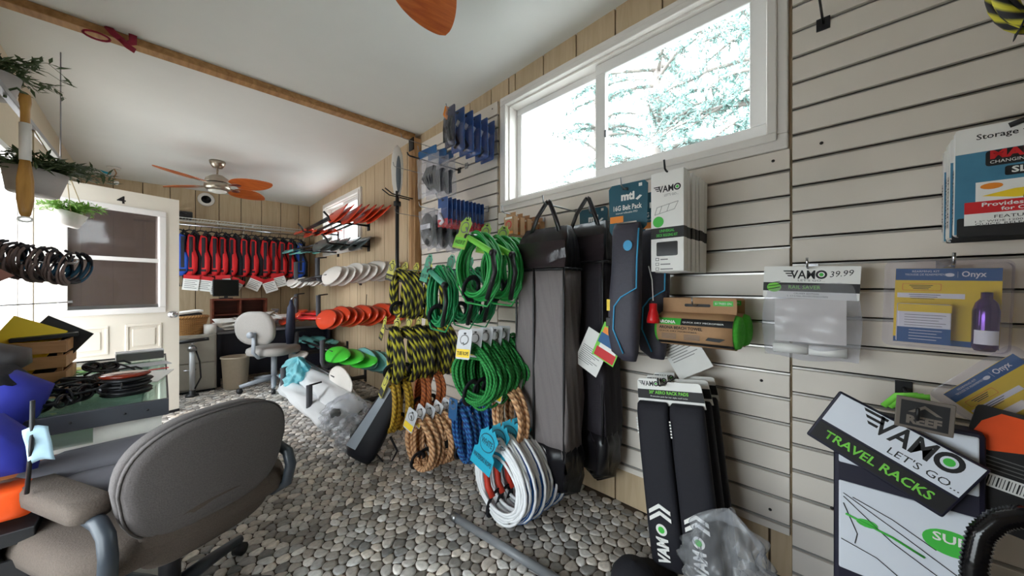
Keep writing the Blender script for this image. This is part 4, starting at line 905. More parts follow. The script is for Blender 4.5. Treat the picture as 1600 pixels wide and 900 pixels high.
# ================================================================== PADDLES AND RACKS (far half of the right wall)
def pillow(outline, prof, bend=0, M=None):
    cx = sum(p[0] for p in outline)/len(outline); cz = sum(p[1] for p in outline)/len(outline); rings = []
    for s_, y in prof:
        rg = []
        for x, z in outline:
            X, Z = cx+(x-cx)*s_, cz+(z-cz)*s_; v = Vector((X, y+bend*(X-cx)**2, Z)); rg.append(M @ v if M is not None else v)
        rings.append(rg)
    return MB().loft(rings)
mat('blade_red', (206, 66, 34), .3, var=.15, scale=10); mat('blade_white', (222, 218, 212), .3, var=.04); mat('blade_green', (70, 200, 60), .3, var=.1)
mat('blade_teal', (120, 190, 186), .3, var=.1); mat('blade_smoke', (70, 78, 78), .3, var=.15); mat('shaft_black', (26, 26, 30), .35, var=.1); mat('shaft_red', (196, 34, 36), .35)
def paddle(label, group, bm_, sm_, L=2.15, roll=0, far=None):
    t = thing('kayak_paddle', label, 'paddle', group=group)
    MB().tube([(.5, 0, 0), (L-.36, 0, 0)], .0145, 10).build('shaft', sm_, t)
    def blade(x0, x1, M):
        n = 14; rings = []
        for i in range(n+1):
            q = i/n; x = x0+(x1-x0)*q
            hw = .1*(math.sin(PI*min(1, (1-q)*.97+.03)**.62))**.6+.012; th = .006+.010*q**2
            off = .03*(1-q)**2
            rings.append([M @ Vector((x, math.sin(a)*th+off-.02*(abs(math.cos(a))**2)*(hw/.1), math.cos(a)*hw-.01*(1-q))) for a in [2*PI*k/14 for k in range(14)]])
        return MB().loft(rings)
    blade(.0, .64, Matrix.Rotation(roll, 3, 'X')).build('blade', bm_, t)
    blade(L, L-.46, Matrix.Rotation(roll+.6, 3, 'X')).build('blade', far or bm_, t)
    return t
def paddles(label, group, bm_, sm_, spots, L=2.15, roll=0, tilt=0, far=None):
    r_ = random.Random(len(label)); p0 = paddle(label, group, bm_, sm_, L, roll, far)
    for i, (x, y, z) in enumerate(spots):
        rot = (r_.uniform(-.07, .07), tilt+r_.uniform(-.015, .015), PI/2+r_.uniform(-.02, .02))
        if i == 0: p0.location = (x, y, z); p0.rotation_euler = rot
        else: copy_tree(p0, loc=(x, y, z), rot=rot)
paddles('kayak paddle with red-orange blades on the black rack before the small window', 'paddles on the top rack', 'blade_red', 'shaft_black', [(1.70-.05*i, 3.45+.06*i, 2.03+.004*i) for i in range(7)], roll=.6, tilt=.03)
paddles('kayak paddle with smoky clear blades on the lower black rack at the small window', 'paddles on the second rack', 'blade_smoke', 'shaft_black', [(1.70-.07*i, 3.95+.11*i, 1.745) for i in range(5)], roll=.7, L=2.05, far='blade_teal')
paddles('kayak paddle with white blades on grey foam rack arms', 'white-bladed paddles', 'blade_white', 'shaft_black', [(1.68-.05*i, 3.2+.055*i, 1.40+.014*(i % 3)-.01*i) for i in range(9)], roll=.3, tilt=.045)
paddles('kayak paddle with red-orange blades and red shaft on grey foam rack arms', 'red paddles above the bottom rack', 'blade_red', 'shaft_red', [(1.69-.046*i, 3.08+.055*i, .945+.014*(i % 3)-.007*i) for i in range(11)], roll=.35, tilt=.045)
paddles('kayak paddle with bright green blades on the low rack arms', 'green-bladed paddles', 'blade_green', 'shaft_black', [(1.50-.07*i, 3.35+.16*i, .44+.015*i) for i in range(3)], roll=.9, L=2.1, far='blade_teal')
paddles('kayak paddle with pale teal blades low on the wall behind green-bladed paddles', 'teal-bladed paddles', 'blade_teal', 'shaft_black', [(1.66-.06*i, 3.2+.1*i, .40+.015*i) for i in range(3)], roll=.4, L=2.3)
paddles('kayak paddle with one big white blade leaning out above the clear bags', None, 'blade_white', 'shaft_black', [(1.18, 3.08, .33)], roll=.1, L=2.1)
def rack(label, z, ys, X1, m, r, up, tilt=0):
    t = thing('paddle_rack', label, 'rack', (T0, ys[0], z)); 
    for y in ys:
        dy = y-ys[0]
        MB().tube([(-.001, dy, 0), (X1-T0+.05, dy, 0), (X1-T0+.012, dy, .008), (X1-T0-.0, dy, .05), (X1-T0-.0-tilt, dy, up)], r, 10).build('rack_arm', m, t)
        MB().box(-.01, -.0005, dy-.03, dy+.03, -.06, .09).build('wall_plate', 'dark_metal', t)
        if m == 'foam_grey': MB().tube([(X1-T0, dy, up), (X1-T0+.1, dy, up+.012)], .008, 8).build('bar_end', 'dark_metal', t)
rack('black metal rack with upturned ends holding red paddles at the small window', 1.955, (4.3, 5.35), 1.34, 'black', .012, .10, .05)
rack('black metal rack with upturned ends holding smoky paddles at the small window', 1.70, (4.3, 5.35), 1.32, 'black', .012, .10, .05)
rack('grey foam-covered rack arms carrying the white-bladed paddles', 1.285, (4.55, 5.5), 1.30, 'foam_grey', .026, .26)
rack('grey foam-covered rack arms carrying the red paddles', .835, (4.45, 5.4), 1.28, 'foam_grey', .026, .27)
rack('grey foam-covered rack arms carrying the green-bladed paddles', .37, (4.0, 5.0), 1.19, 'foam_grey', .026, .27)
rack('grey foam-covered rack arms nearest the floor around wrapped paddles', .08, (3.45, 4.4), .92, 'foam_grey', .026, .25)
# upright paddle on the post
up_ = thing('sup_paddle', 'black-shafted paddle with grey and white blade hanging upright on the timber post', 'paddle', (1.60, 3.16, .62))
MB().tube([(0, 0, 0), (0, 0, 1.5)], .017, 12).build('shaft', 'shaft_black', up_)
MB().tube([(0, 0, 1.36), (0, 0, 1.40)], .034, 14).build('collar', 'black', up_)
mat('blade_grey', (96, 104, 112), .3, var=.3, scale=9)
bo = [(.0, 1.40), (.03, 1.47), (.05, 1.58), (.06, 1.73), (.05, 1.85), (.026, 1.92), (0, 1.945)]
pb = pillow([(x, z) for x, z in bo]+[(-x, z) for x, z in reversed(bo[1:-1])], [(.9, -.012), (1, -.002), (1, .004), (.9, .012)]).build('blade', 'blade_white', up_, rot=(0, 0, -.8))
pillow(ellipse(.05, .36, 18, .016, 1.66), [(.9, -.0145), (1, -.012)]).build('blade_insert', 'blade_grey', pb)
for (y, lab) in ((3.02, 'black double prong peg at the upright paddle'),):
    pg = thing('wall_peg', lab, 'peg', (1.72, 3.13, 2.06))
    for k in (-.03, .03): MB().tube([(.01, k, 0), (-.2, k, .01), (-.27, k, .05)], .006, 7).build('prong', 'black', pg)
cable = MB().tube([PX(573, 460, W-.01), PX(572, 478, W-.01), PX(582, 487, W-.01), PX(598, 493, W-.01)], .004, 6).build('loose_cable', 'black'); tag(cable, 'thin black cable sagging on the panelled wall between paddle racks', 'cable')
# wrapped paddles, clear bags, leaning bag -----------------------------------
def wrap_tube(name, label, a, b_, r0, r1, m, seed, cat='wrapped paddles', inner=None):
    r_ = random.Random(seed); a, b_ = Vector(a), Vector(b_); d = (b_-a); rings = []; t = thing(name, label, cat, a)
    s1 = d.normalized().cross(Vector((0, 0, 1))).normalized(); s2 = s1.cross(d.normalized())
    ph = [r_.uniform(0, 6) for _ in range(4)]
    for i in range(25):
        q = i/24; rr = (r0+(r1-r0)*q)*(1 if .03 < q < .97 else .35)
        rings.append([d*q+s1*math.cos(x)*rr*1.3*(1+.1*math.sin(5*x+ph[0]+14*q)+.06*math.sin(23*q+ph[1]))+s2*math.sin(x)*rr*(1+.12*math.sin(4*x+ph[2]-11*q)) for x in [2*PI*k/24 for k in range(24)]])
    MB().loft(rings).build('plastic_wrap', m, t)
    if inner:
        for k in range(3): MB().tube([s1*(k-1)*.05+d*.08, s1*(k-1)*.04+d*.9], .016, 8).build('shaft', inner, t)
    return t
wrap_tube('wrapped_paddles', 'long bundle of paddles in milky plastic wrap on the bottom rack arms', (1.12, 2.95, .19), (1.18, 4.9, .2), .10, .10, 'milky_bag', 3, inner='shaft_black')
wrap_tube('wrapped_paddles', 'long bundle in milky plastic wrap lying on the floor under the bottom rack', (1.0, 3.05, .1), (.98, 4.55, .1), .085, .075, 'milky_bag', 7, inner='shaft_black')
mat_clear('blue_film', (150, 222, 232), .5, .2, crinkle=14, mixgloss=.7)
def crumple(name, label, loc, sx, sy, sz, m, seed, cat='plastic bag', inner=None, n=40):
    r_ = random.Random(seed); t = thing(name, label, cat, loc); ph = [r_.uniform(0, 6.3) for _ in range(12)]
    def f(u, v):
        a = 2*PI*u; b2 = PI*(v-.5); x, y, z = math.cos(a)*math.cos(b2), math.sin(a)*math.cos(b2), math.sin(b2)
        k = 1+.12*math.sin(4*a+ph[0]+3*z*2)+.10*math.sin(7*a+ph[1]+5*z)+.08*math.sin(9*z+ph[2]+2*a)+.05*math.sin(15*a+11*z+ph[3])+.14*abs(math.sin(3.5*a+4*z+ph[5]))-.16*abs(math.sin(6*a-5*z+ph[6]))+.08*abs(math.sin(11*a+9*z+ph[7]))
        return Vector((x*sx*k, y*sy*k, max(0.004, sz+z*sz*(1+.15*math.sin(3*a+ph[4])))))
    MB().grid(f, n*2, n).build('crumpled_film', m, t)
    if inner:
        for k in range(5):
            p = Vector((r_.uniform(-.5, .5)*sx, r_.uniform(-.5, .5)*sy, r_.uniform(.5, 1.3)*sz)); q = p+Vector((r_.uniform(-.4, .4)*sx, r_.uniform(-.5, .5)*sy, r_.uniform(-.3, .3)*sz))
            MB().tube([p, (p+q)/2+Vector((0, 0, .02)), q], .028, 8).build('black_content', inner, t)
    return t
crumple('plastic_sheet', 'crumpled pale blue plastic film beside the far office chair', (1.06, 4.42, .0), .13, .24, .2, 'blue_film', 4, 'plastic film')
crumple('clear_bag', 'crumpled clear plastic bag with black parts before the low rack', (1.06, 2.92, 0), .17, .22, .16, 'clear_bag', 5, inner='black')
crumple('clear_bag', 'clear plastic bag with dark contents beside the leaning black bag', (1.0, 2.60, 0), .13, .14, .13, 'clear_bag', 9, inner='black')
crumple('clear_bag', 'crumpled clear plastic bag lying against the rack pads', (1.42, .335, 0), .10, .13, .19, 'clear_bag', 14)
# leaning black bag
lb = thing('paddle_bag', 'black and grey long paddle bag leaning against the hanging ropes', 'bag', PZ(560, 722, 0.0))
top = PX(628, 598, 1.22)-lb.location
mat('bag_silver', (176, 186, 200), .35, var=.12, scale=14); mat('bag_dark', (20, 20, 32), .55, var=.2, scale=50)
ax = top; s1 = Vector((.75, -.66, 0)); s2 = ax.normalized().cross(s1).normalized(); s1 = s2.cross(ax.normalized())
def lring(q, w, d): return [ax*q+s1*(w/2*math.copysign(abs(math.cos(x))**.6, math.cos(x)))+s2*(d/2*math.copysign(abs(math.sin(x))**.6, math.sin(x)))+Vector((0, 0, .03)) for x in [2*PI*k/24 for k in range(24)]]
body = MB().loft([lring(.0, .17, .10), lring(.06, .2, .14), lring(.3, .2, .13), lring(.6, .17, .10), lring(.85, .12, .06), lring(1.0, .06, .03)]).build('bag_body', 'bag_dark', lb)
MB().grid(lambda u, v: ax*(.1+.8*v)+s1*(-.10*(1-.4*v)+(.07*(1-.4*v))*u)-s2*(.0)+(s2*(-.074*(1-.45*v)) if (s2.dot(Vector((-1, -1, 0))) < 0) else s2*(.074*(1-.45*v)))+Vector((0, 0, .03)), 4, 10).build('silver_panel', 'bag_silver', lb)
MB().tube([ax*.02-s1*.09+Vector((0, 0, .05)), ax*.35-s1*.12, ax*.7-s1*.1, ax*.98-s1*.04], .011, 6, flat=.4).build('carry_strap', 'black_fabric', lb)
MB().tube([ax*.1+s1*.1+Vector((0, 0, .05)), ax*.12+s1*.19+Vector((0, 0, -.02)), ax*.3+s1*.2, ax*.4+s1*.11], .009, 6, flat=.4).build('carry_strap', 'black_fabric', lb)
# pipe and dark cap on the floor
p0, p1 = PZ(707, 806, .02), PZ(880, 912, .02)
gp = thing('grey_pipe', 'grey plastic pipe lying on the floor under the white ropes', 'pipe', p0); mat('pvc_grey', (120, 122, 126), .4)
MB().tube([(0, 0, 0), p1-p0], .019, 14).build('pipe', 'pvc_grey', gp); MB().tube([(p1-p0)*.0, (p1-p0)*.06], .0215, 14).build('coupling', 'steel', gp)
cp = thing('sun_hat', 'black brimmed hat lying on the floor at the foot of the rack pads', 'hat', PZ(990, 908, 0)); MB().lathe([(.09, 0), (.085, .03), (.06, .065), (.0, .08)], 24).build('crown', 'black_fabric', cp); MB().lathe([(.0, .0), (.12, .0), (.12, .006), (.0, .008)], 24, (.05, -.05, 0)).build('brim', 'black_fabric', cp)

# ================================================================== FAR END
mat('vest_red', (214, 28, 34), .75, var=.12, scale=40, bump=.2); mat('vest_blue', (28, 78, 180), .75, var=.12, scale=40, bump=.2); mat('vest_black', (26, 26, 34), .8, var=.2, scale=40)
def vest(label, group, m):
    t = thing('life_vest', label, 'life vest', group=group)
    pan = [(.012, -.66), (.10, -.66), (.16, -.6), (.168, -.42), (.12, -.3), (.12, -.13), (.07, -.10), (.045, -.2), (.012, -.34)]
    for s_ in (-1, 1):
        p = pillow([(s_*x, z) for x, z in pan], [(.8, -.075), (.95, -.07), (1, -.05), (1, -.035), (.95, -.02)]).build('front_panel', m, t)
        MB().box(s_*.03 if s_ > 0 else -.15, s_*.15 if s_ > 0 else -.03, -.08, -.07, -.6, -.57).build('belt', 'vest_black', p)
        MB().box(s_*.115-.02, s_*.115+.02, -.079, -.06, -.55, -.14).build('side_band', 'vest_black', p)
        MB().tube([(s_*.09, -.045, -.12), (s_*.08, 0, -.05), (s_*.085, .05, -.1)], .022, 6, flat=.3, up=(1, 0, 0)).build('shoulder_strap', 'vest_black', t)
        MB().tube([(s_*.1, -.05, -.64), (s_*.11, -.055, -.72), (s_*.09, -.05, -.80)], .012, 5, flat=.3).build('loose_strap', 'vest_black', t)
    pillow([(-.16, -.64), (.16, -.64), (.165, -.4), (.12, -.3), (.12, -.1), (-.12, -.1), (-.12, -.3), (-.165, -.4)], [(.9, .0), (1, .02), (1, .05), (.9, .07)]).build('back_panel', 'vest_black', t)
    hg = MB(); hg.tube([(-.15, 0, -.10), (-.05, 0, -.045), (0, 0, -.035), (.05, 0, -.045), (.15, 0, -.10)], .009, 7); hg.tube([(0, 0, -.035), (0, 0, -.005), (.02, 0, .02), (.0, 0, .038), (-.02, 0, .025)], .003, 6)
    hg.build('hanger', 'black', t)
    return t
v0 = vest('red and black life vest on a hanger in the row under the wire shelf', 'red life vests', 'vest_red'); rv = random.Random(12)
xs = lin_(.26, 1.40, 11); k = 0
for i, x in enumerate(xs):
    loc = (x, 6.43, 2.012); rot = (0, 0, -.92+rv.uniform(-.25, .25))
    if i == 0: v0.location = loc; v0.rotation_euler = rot
    else: vv = copy_tree(v0, loc=loc, rot=rot)
vv['label'] = 'red and black life vest hanging next to the blue vest at the paddle end'
v1 = vest('blue and black life vest on a hanger nearest the open door', None, 'vest_blue'); v1.location = (.14, 6.45, 2.012); v1.rotation_euler = (0, 0, -.6)
v2 = vest('blue and black life vest on a hanger at the paddle end of the row', None, 'vest_blue'); v2.location = (1.52, 6.43, 2.012); v2.rotation_euler = (0, 0, -.7)
pt = thing('price_tag', 'white swing tag with red top hanging from a red life vest', 'tag', group='swing tags on the life vests')
pc = MB().prism(rc(-.08, .08, -.2, 0), 0, .002).build('card', 'white_card', pt); pr(pc, rc(-.08, .08, -.05, 0), 'red_ink')
for k in range(5): pr(pc, rc(-.062, .06-.02*(k % 2), -.075-.024*k, -.068-.024*k), 'ink_grey')
MB().tube([(0, 0, .08), (0, 0, 0)], .002, 5).build('string', 'black', pt)
for i, (px_, py_, a) in enumerate(((322, 432, .15), (335, 436, -.2), (348, 430, -.1), (374, 436, .5), (404, 433, .45), (417, 436, -.35), (433, 428, -.3), (300, 430, .1))):
    p = PY(px_, py_, 6.26); rot = (0, a, -.1)
    if i == 0: pt.location = p; pt.rotation_euler = rot
    else: copy_tree(pt, loc=p, rot=rot)
# wire shelf + rod
ws = thing('wire_shelf', 'white wire shelf with hanging rod on the far panelled wall', 'shelf', (.86, BACK, 2.13)); mat('wire_white', (216, 214, 208), .4)
x0, x1 = LEFT+.75-.86-.3, W-.03-.86
fr_ = MB()
for yy, zz in ((-.35, 0), (-.35, -.045), (-.18, -.006), (-.01, 0)): fr_.tube([(x0, yy, zz), (x1, yy, zz)], .005, 6)
for i in range(6): q = x0+(x1-x0)*i/5; fr_.tube([(q, -.35, 0), (q, -.35, -.045)], .005, 6)
fr_.build('frame_wires', 'wire_white', ws)
gw = MB(); nn = 64
for i in range(nn): q = x0+(x1-x0)*i/(nn-1); gw.tube([(q, -.01, .006), (q, -.35, .006)], .002, 4)
gw.build('cross_wires', 'wire_white', ws, kind='stuff')
MB().tube([(x0, -.32, -.088), (x1, -.32, -.088)], .013, 10).build('hanging_rod', 'chrome', ws)
for q in (x0+.1, 0, x1-.1): MB().tube([(q, -.35, -.03), (q, -.002, -.3)], .006, 6).build('brace', 'wire_white', ws)
bxk = thing('black_case', 'small black case on the wire shelf above the open door edge', 'case', (PY(285, 334, 6.55).x, 6.55, 2.137)); MB().box(-.1, .1, -.1, .1, 0, .09).build('case_body', 'black', bxk, bev=.012); MB().tube([(-.04, -.1, .06), (0, -.125, .06), (.04, -.1, .06)], .006, 6).build('case_handle', 'dark_metal', bxk)
p = PY(322, 312, BACK); spk = thing('wall_speaker', 'round white speaker with black cone on the far wall behind the fan', 'speaker', p)
MR = Matrix.Rotation(PI/2, 3, 'X'); MB().lathe([(.055, .0), (.095, .0), (.095, .02), (.085, .03), (.055, .018)], 28, (0, 0, 0), MR).build('speaker_ring', 'white_paint', spk); MB().lathe([(0, .004), (.03, .008), (.056, .02)], 24, (0, 0, 0), MR).build('speaker_cone', 'black', spk)
# desk with hutch, things on it
mat('desk_dark', (40, 42, 58), .5, var=.1); mat('desk_top', (120, 118, 122), .35); mat_wood('hutch_wood', (84, 36, 22), (110, 52, 32), (1, 8, 8), .45, 4)
dk = thing('desk', 'dark office desk with grey top against the far wall', 'desk', (1.1, 5.85, 0))
MB().box(-.64, .64, -.42, .40, .635, .665).build('desk_top', 'desk_top', dk, bev=.004); MB().box(-.63, -.60, -.38, .38, 0, .635).build('side_panel', 'desk_dark', dk); MB().box(.6, .63, -.38, .38, 0, .635).build('side_panel', 'desk_dark', dk); MB().box(-.6, .6, -.2, -.18, .06, .635).build('modesty_panel', 'desk_dark', dk)
hu = thing('desk_hutch', 'reddish brown wooden hutch standing on the dark desk', 'shelf', (.76, 6.1, .666))
for a in ((-.30, -.28, -.12, .14, 0, .36), (.28, .30, -.12, .14, 0, .36)): MB().box(*a).build('side_panel', 'hutch_wood', hu)
MB().box(-.3, .3, -.12, .14, .36, .38).build('top_board', 'hutch_wood', hu); MB().box(-.28, .28, .12, .14, 0, .36).build('back_board', 'hutch_wood', hu); MB().box(-.01, .01, -.1, .12, 0, .36).build('divider', 'hutch_wood', hu); MB().box(-.28, .28, -.1, .12, .16, .172).build('shelf_board', 'hutch_wood', hu)
mn = thing('monitor', 'black screen standing on the hutch under the life vests', 'monitor', (.62, 6.16, 1.047)); MB().box(-.14, .14, -.02, .02, .03, .26).build('screen_housing', 'black', mn, bev=.006); MB().box(-.13, .13, -.0215, -.0195, .042, .248).build('screen', 'black_gloss', mn); MB().box(-.07, .07, -.06, .06, 0, .012).build('stand', 'black', mn); MB().box(-.02, .02, -.01, .01, .01, .05).build('neck', 'black', mn)
rp_ = random.Random(9)
for i in range(18):
    x = rp_.uniform(.56, 1.35); y = rp_.uniform(5.5, 5.85); o = MB().grid(lambda u, v: Vector((.11*(u-.5)*2, .15*(v-.5)*2, .012*math.sin(3*u+i)*v)), 4, 4).build('paper_sheet', 'paper', loc=(x, y, .70+.0075*i), rot=(rp_.uniform(.05, .3), rp_.uniform(-.15, .15), rp_.uniform(-.8, .8)), solid=.0012)
    tag(o, 'loose white paper sheet spread on the dark desk before the hutch', 'paper', 'papers on the desk')
sb = thing('spray_bottle', 'white spray bottle with grey trigger on the desk beside the hutch', 'bottle', (1.12, 5.72, .667)); MB().lathe([(0, 0), (.042, 0), (.044, .01), (.044, .12), (.036, .15), (.016, .17), (.016, .185), (0, .186)], 20).build('bottle', 'white_card', sb)
MB().prism([(-.016, .18), (.016, .18), (.02, .2), (.03, .235), (-.055, .24), (-.06, .222), (-.03, .215)], -.012, .012).build('trigger_head', 'ink_grey', sb, bev=.003); MB().prism(rc(-.03, .03, .03, .1), -.0455, -.0445).build('bottle_label', 'silver_card', sb)
# filing cabinet, pump, basket, bin
mat('cab_grey', (152, 146, 136), .5, var=.04)
fc = thing('filing_cabinet', 'beige two-drawer metal filing cabinet beside the dark desk', 'cabinet', (.22, 5.6, 0)); MB().box(-.23, .23, -.28, .30, 0.03, .655).build('cabinet_body', 'cab_grey', fc, bev=.004); MB().box(-.22, .22, -.25, .28, 0, .03).build('plinth', 'dark_metal', fc)
for z0, z1 in ((.05, .335), (.345, .64)):
    dr = MB().box(-.215, .215, -.296, -.28, z0, z1).build('drawer', 'cab_grey', fc, bev=.003); MB().tube([(-.05, -.296, z1-.06), (-.05, -.32, z1-.06), (.05, -.32, z1-.06), (.05, -.296, z1-.06)], .006, 6).build('handle', 'chrome', dr)
pm = thing('hand_pump', 'silver hand pump with black T-handle standing before the filing cabinet', 'pump', (.235, 5.20, 0))
MB().tube([(0, 0, .06), (0, 0, .5)], .024, 14).build('barrel', 'silver_card', pm); MB().lathe([(0, .5), (.04, .5), (.042, .53), (.02, .56), (0, .56)], 16).build('cap', 'steel', pm); MB().tube([(-.14, 0, .6), (0, 0, .61), (.14, 0, .62)], [.018, .02, .018], 10).build('t_handle', 'black', pm); MB().tube([(0, 0, .55), (0, 0, .6)], .008, 8).build('rod', 'chrome', pm)
MB().lathe([(0, 0), (.06, 0), (.055, .02), (.028, .03), (.028, .07), (0, .07)], 16).build('foot', 'black', pm); MB().tube([(.02, -.01, .08), (.07, -.02, .2), (.06, -.02, .38), (.03, 0, .5)], .008, 7).build('hose', 'black', pm)
mat_braid('wicker', [(176, 126, 70), (120, 78, 38), (196, 148, 90)], 1.2, 2)
bk = thing('wicker_basket', 'tan wicker basket standing on the filing cabinet', 'basket', (.19, 5.5, .656)); rings = MB()
for i in range(11): rr = .12+.035*i/10; rings.tube([(rr*1.25*math.cos(a), rr*math.sin(a), .008+.018*i) for a in [2*PI*k/30 for k in range(30)]], .0105, 6, closed=True)
rings.build('wicker_wall', 'wicker', bk); MB().lathe([(0, .002), (.13, .002), (.13, .008), (0, .008)], 24, sx=1.2).build('basket_base', 'wicker', bk); MB().tube([(.158*1.25*math.cos(a), .158*math.sin(a), .2) for a in [2*PI*k/30 for k in range(30)]], .016, 7, closed=True).build('basket_rim', 'wicker', bk)
for i, (m_, z, a) in enumerate((('black', .875, .1), ('paper', .9, .3))): tag(MB().box(-.14, .14, -.1, .1, 0, .02).build('document_folder', m_, loc=(.18, 5.48, z), rot=(.0, -.05-.06*i, a)), ('black folder' if i == 0 else 'white paper folder')+' lying across the wicker basket', 'folder')
cu = thing('paper_roll', 'white paper roll standing on the filing cabinet beside the basket', 'paper roll', (.40, 5.42, .656)); MB().lathe([(.02, 0), (.058, 0), (.058, .11), (.02, .11)], 24).build('roll', 'paper', cu); MB().lathe([(.02, 0), (.016, 0), (.016, .11), (.02, .11)], 16).build('core', 'kraft', cu)
wb = thing('waste_bin', 'beige plastic waste bin between filing cabinet and office chair', 'bin', (.62, 5.27, 0)); mat('bin_beige', (178, 164, 144), .5); MB().lathe([(.0, 0), (.10, 0), (.115, .02), (.135, .36), (.145, .365), (.145, .38), (.13, .38), (.11, .03), (0, .025)], 28).build('bin_shell', 'bin_beige', wb)
# far office chair
mat('fabric_grey', (150, 146, 142), .95, var=.12, scale=150, bump=.3); mat('plastic_grey', (140, 146, 154), .45)
oc_ = thing('office_chair', 'light grey office chair without arms turned towards the dark desk', 'chair', (.95, 4.98, 0), -PI/2+.75)
pillow(rrect(.44, .42, .14, 5), [(.85, -.045), (.97, -.03), (1, 0), (.97, .03), (.8, .04)], 0, Matrix.Rotation(-PI/2, 3, 'X')).build('seat', 'fabric_grey', oc_, loc=(0, 0, .40))
pillow(rrect(.40, .34, .15, 6), [(.8, -.035), (.97, -.025), (1, 0), (.97, .02), (.8, .03)], -.5).build('backrest', 'fabric_grey', oc_, loc=(0, -.24, .66), rot=(.12, 0, 0))
MB().tube([(0, -.05, .36), (0, -.22, .355), (0, -.29, .42), (0, -.275, .62)], .022, 8, flat=.5).build('back_bracket', 'plastic_grey', oc_); MB().lathe([(0, 0), (.03, 0), (.03, .03), (0, .03)], 16, (0, -.31, .6), Matrix.Rotation(PI/2, 3, 'X')).build('adjuster_knob', 'plastic_grey', oc_); MB().tube([(0, 0, .1), (0, 0, .37)], .028, 12).build('gas_column', 'plastic_grey', oc_)
def star(t, m, R=.3):
    for k in range(5):
        a = 2*PI*k/5+.3; d = Vector((math.cos(a), math.sin(a), 0))
        lg = MB().tube([Vector((0, 0, .11)), d*R*.5+Vector((0, 0, .095)), d*R+Vector((0, 0, .07))], [.03, .024, .018], 8).build('base_leg', m, t)
        MB().lathe([(0, -.02), (.026, -.018), (.026, .018), (0, .02)], 16, d*R+Vector((0, 0, .027)), Matrix.Rotation(a, 3, 'Z') @ Matrix.Rotation(PI/2, 3, 'X')).build('caster', 'black', lg)
star(oc_, 'plastic_grey'); oc_.scale = (1.12, 1.12, 1.12)
# navy bag hanging on rack arm end, blue label card
nb = thing('navy_tube_bag', 'slim navy bag hanging from the rack arm above the papers', 'bag', PX(455, 475, 1.14)); MB().tube([(0, 0, .05), (0, 0, .0), (-.0, .0, -.05), (-.01, 0, -.35), (-.01, 0, -.5)], [.015, .025, .045, .055, .04], 12).build('bag_body', mat('bag_navy', (34, 40, 66), .6, var=.15), nb); MB().tube([(0, 0, .05), (.02, 0, .08), (.06, 0, .09)], .012, 8).build('top_loop', 'steel', nb); MB().prism(rc(-.05, .05, -.62, -.48), -.003, .003).build('hang_card', 'teal_card', nb, rot=(0, 0, -.6))
# ceiling bulb
p = PZ(178, 262, ceil_z(6.3)); lp = thing('ceiling_socket', 'bare ceiling lamp socket with hanging wires near the open door', 'lamp socket', p)
MB().lathe([(0, 0), (.06, 0), (.055, -.012), (0, -.014)], 20).build('ceiling_plate', 'white_paint', lp); MB().tube([(0, 0, -.01), (.02, 0, -.06), (.0, .0, -.11), (.02, 0, -.16)], .006, 6).build('wire', 'kraft', lp); MB().lathe([(0, -.15), (.018, -.155), (.022, -.175), (.012, -.195), (0, -.2)], 14, (.02, 0, 0)).build('bulb', 'white_card', lp); MB().prism([(-.11, -.05), (-.02, -.07), (-.03, -.09), (-.08, -.08)], -.004, .004).build('teal_tag', 'cyan_card', lp)
rb_ = thing('red_ribbon', 'dark red ribbon tied round the ceiling batten', 'ribbon', (PZ(190, 72, 2.655).x, 3.09, 2.655)); mat('ribbon_red', (150, 24, 54), .6, var=.2)
MB().tube([(-.05, -.0, .05), (-.03, -.012, .02), (.02, -.012, -.02), (.05, -.01, .0), (.05, -.01, .05)], .02, 6, flat=.2, up=(0, 1, 0)).build('ribbon_band', 'ribbon_red', rb_); MB().tube([(-.09+.05*math.cos(a), -.01, -.03+.02*math.sin(a)) for a in [2*PI*k/16 for k in range(16)]], .006, 6, closed=True).build('ribbon_loop', 'ribbon_red', rb_); MB().tube([(.0, -.012, .0), (.03, -.03, -.04), (.06, -.02, -.05)], .018, 6, flat=.2, up=(0, 1, 0)).build('ribbon_end', 'ribbon_red', rb_)
# ================================================================== LEFT SIDE
# glass display case
mat('frame_grey', (74, 76, 82), .4, metal=.4); mat('case_white', (226, 222, 212), .5); mat_clear('case_glass', (226, 244, 238), .05, .02, mixgloss=.9)
CX0, CX1, CY0, CY1, CZ = -.68, .02, 1.99, 3.36, .74
dc = thing('display_case', 'glass-topped display case with grey metal frame beside the open door', 'display case', (-.33, 2.68, 0))
O = Vector((-.33, 2.68, 0))
def bxo(mb, x0, x1, y0, y1, z0, z1): mb.box(x0-O.x, x1-O.x, y0-O.y, y1-O.y, z0-O.z, z1-O.z); return mb
bxo(MB(), CX0, CX1-.09, CY0+.03, CY1-.02, 0, .36).build('base_cabinet', 'case_white', dc, bev=.004)
bxo(MB(), CX0, CX1, CY0, CY0+.02, CZ-.062, CZ+.002).build('front_bar', 'frame_grey', dc, bev=.002)
for k in (.06, .12, .25): MB().lathe([(0, 0), (.004, 0), (.004, .002), (0, .002)], 8, (CX1-k-O.x, CY0-O.y, CZ-.03), Matrix.Rotation(PI/2, 3, 'X')).build('bolt', 'black', dc)
bxo(MB(), CX0, CX1, CY1-.012, CY1, CZ-.02, CZ+.004).build('back_bar', 'black', dc); bxo(MB(), CX1-.006, CX1, CY0+.02, CY1-.012, CZ-.004, CZ+.003).build('edge_strip', 'black', dc)
bxo(MB(), CX0, CX1-.006, CY0+.02, CY1-.012, CZ-.006, CZ).build('glass_top', 'case_glass', dc); bxo(MB(), CX1-.08, CX1-.074, CY0+.04, CY1-.03, .36, CZ-.008).build('side_glass', 'case_glass', dc)
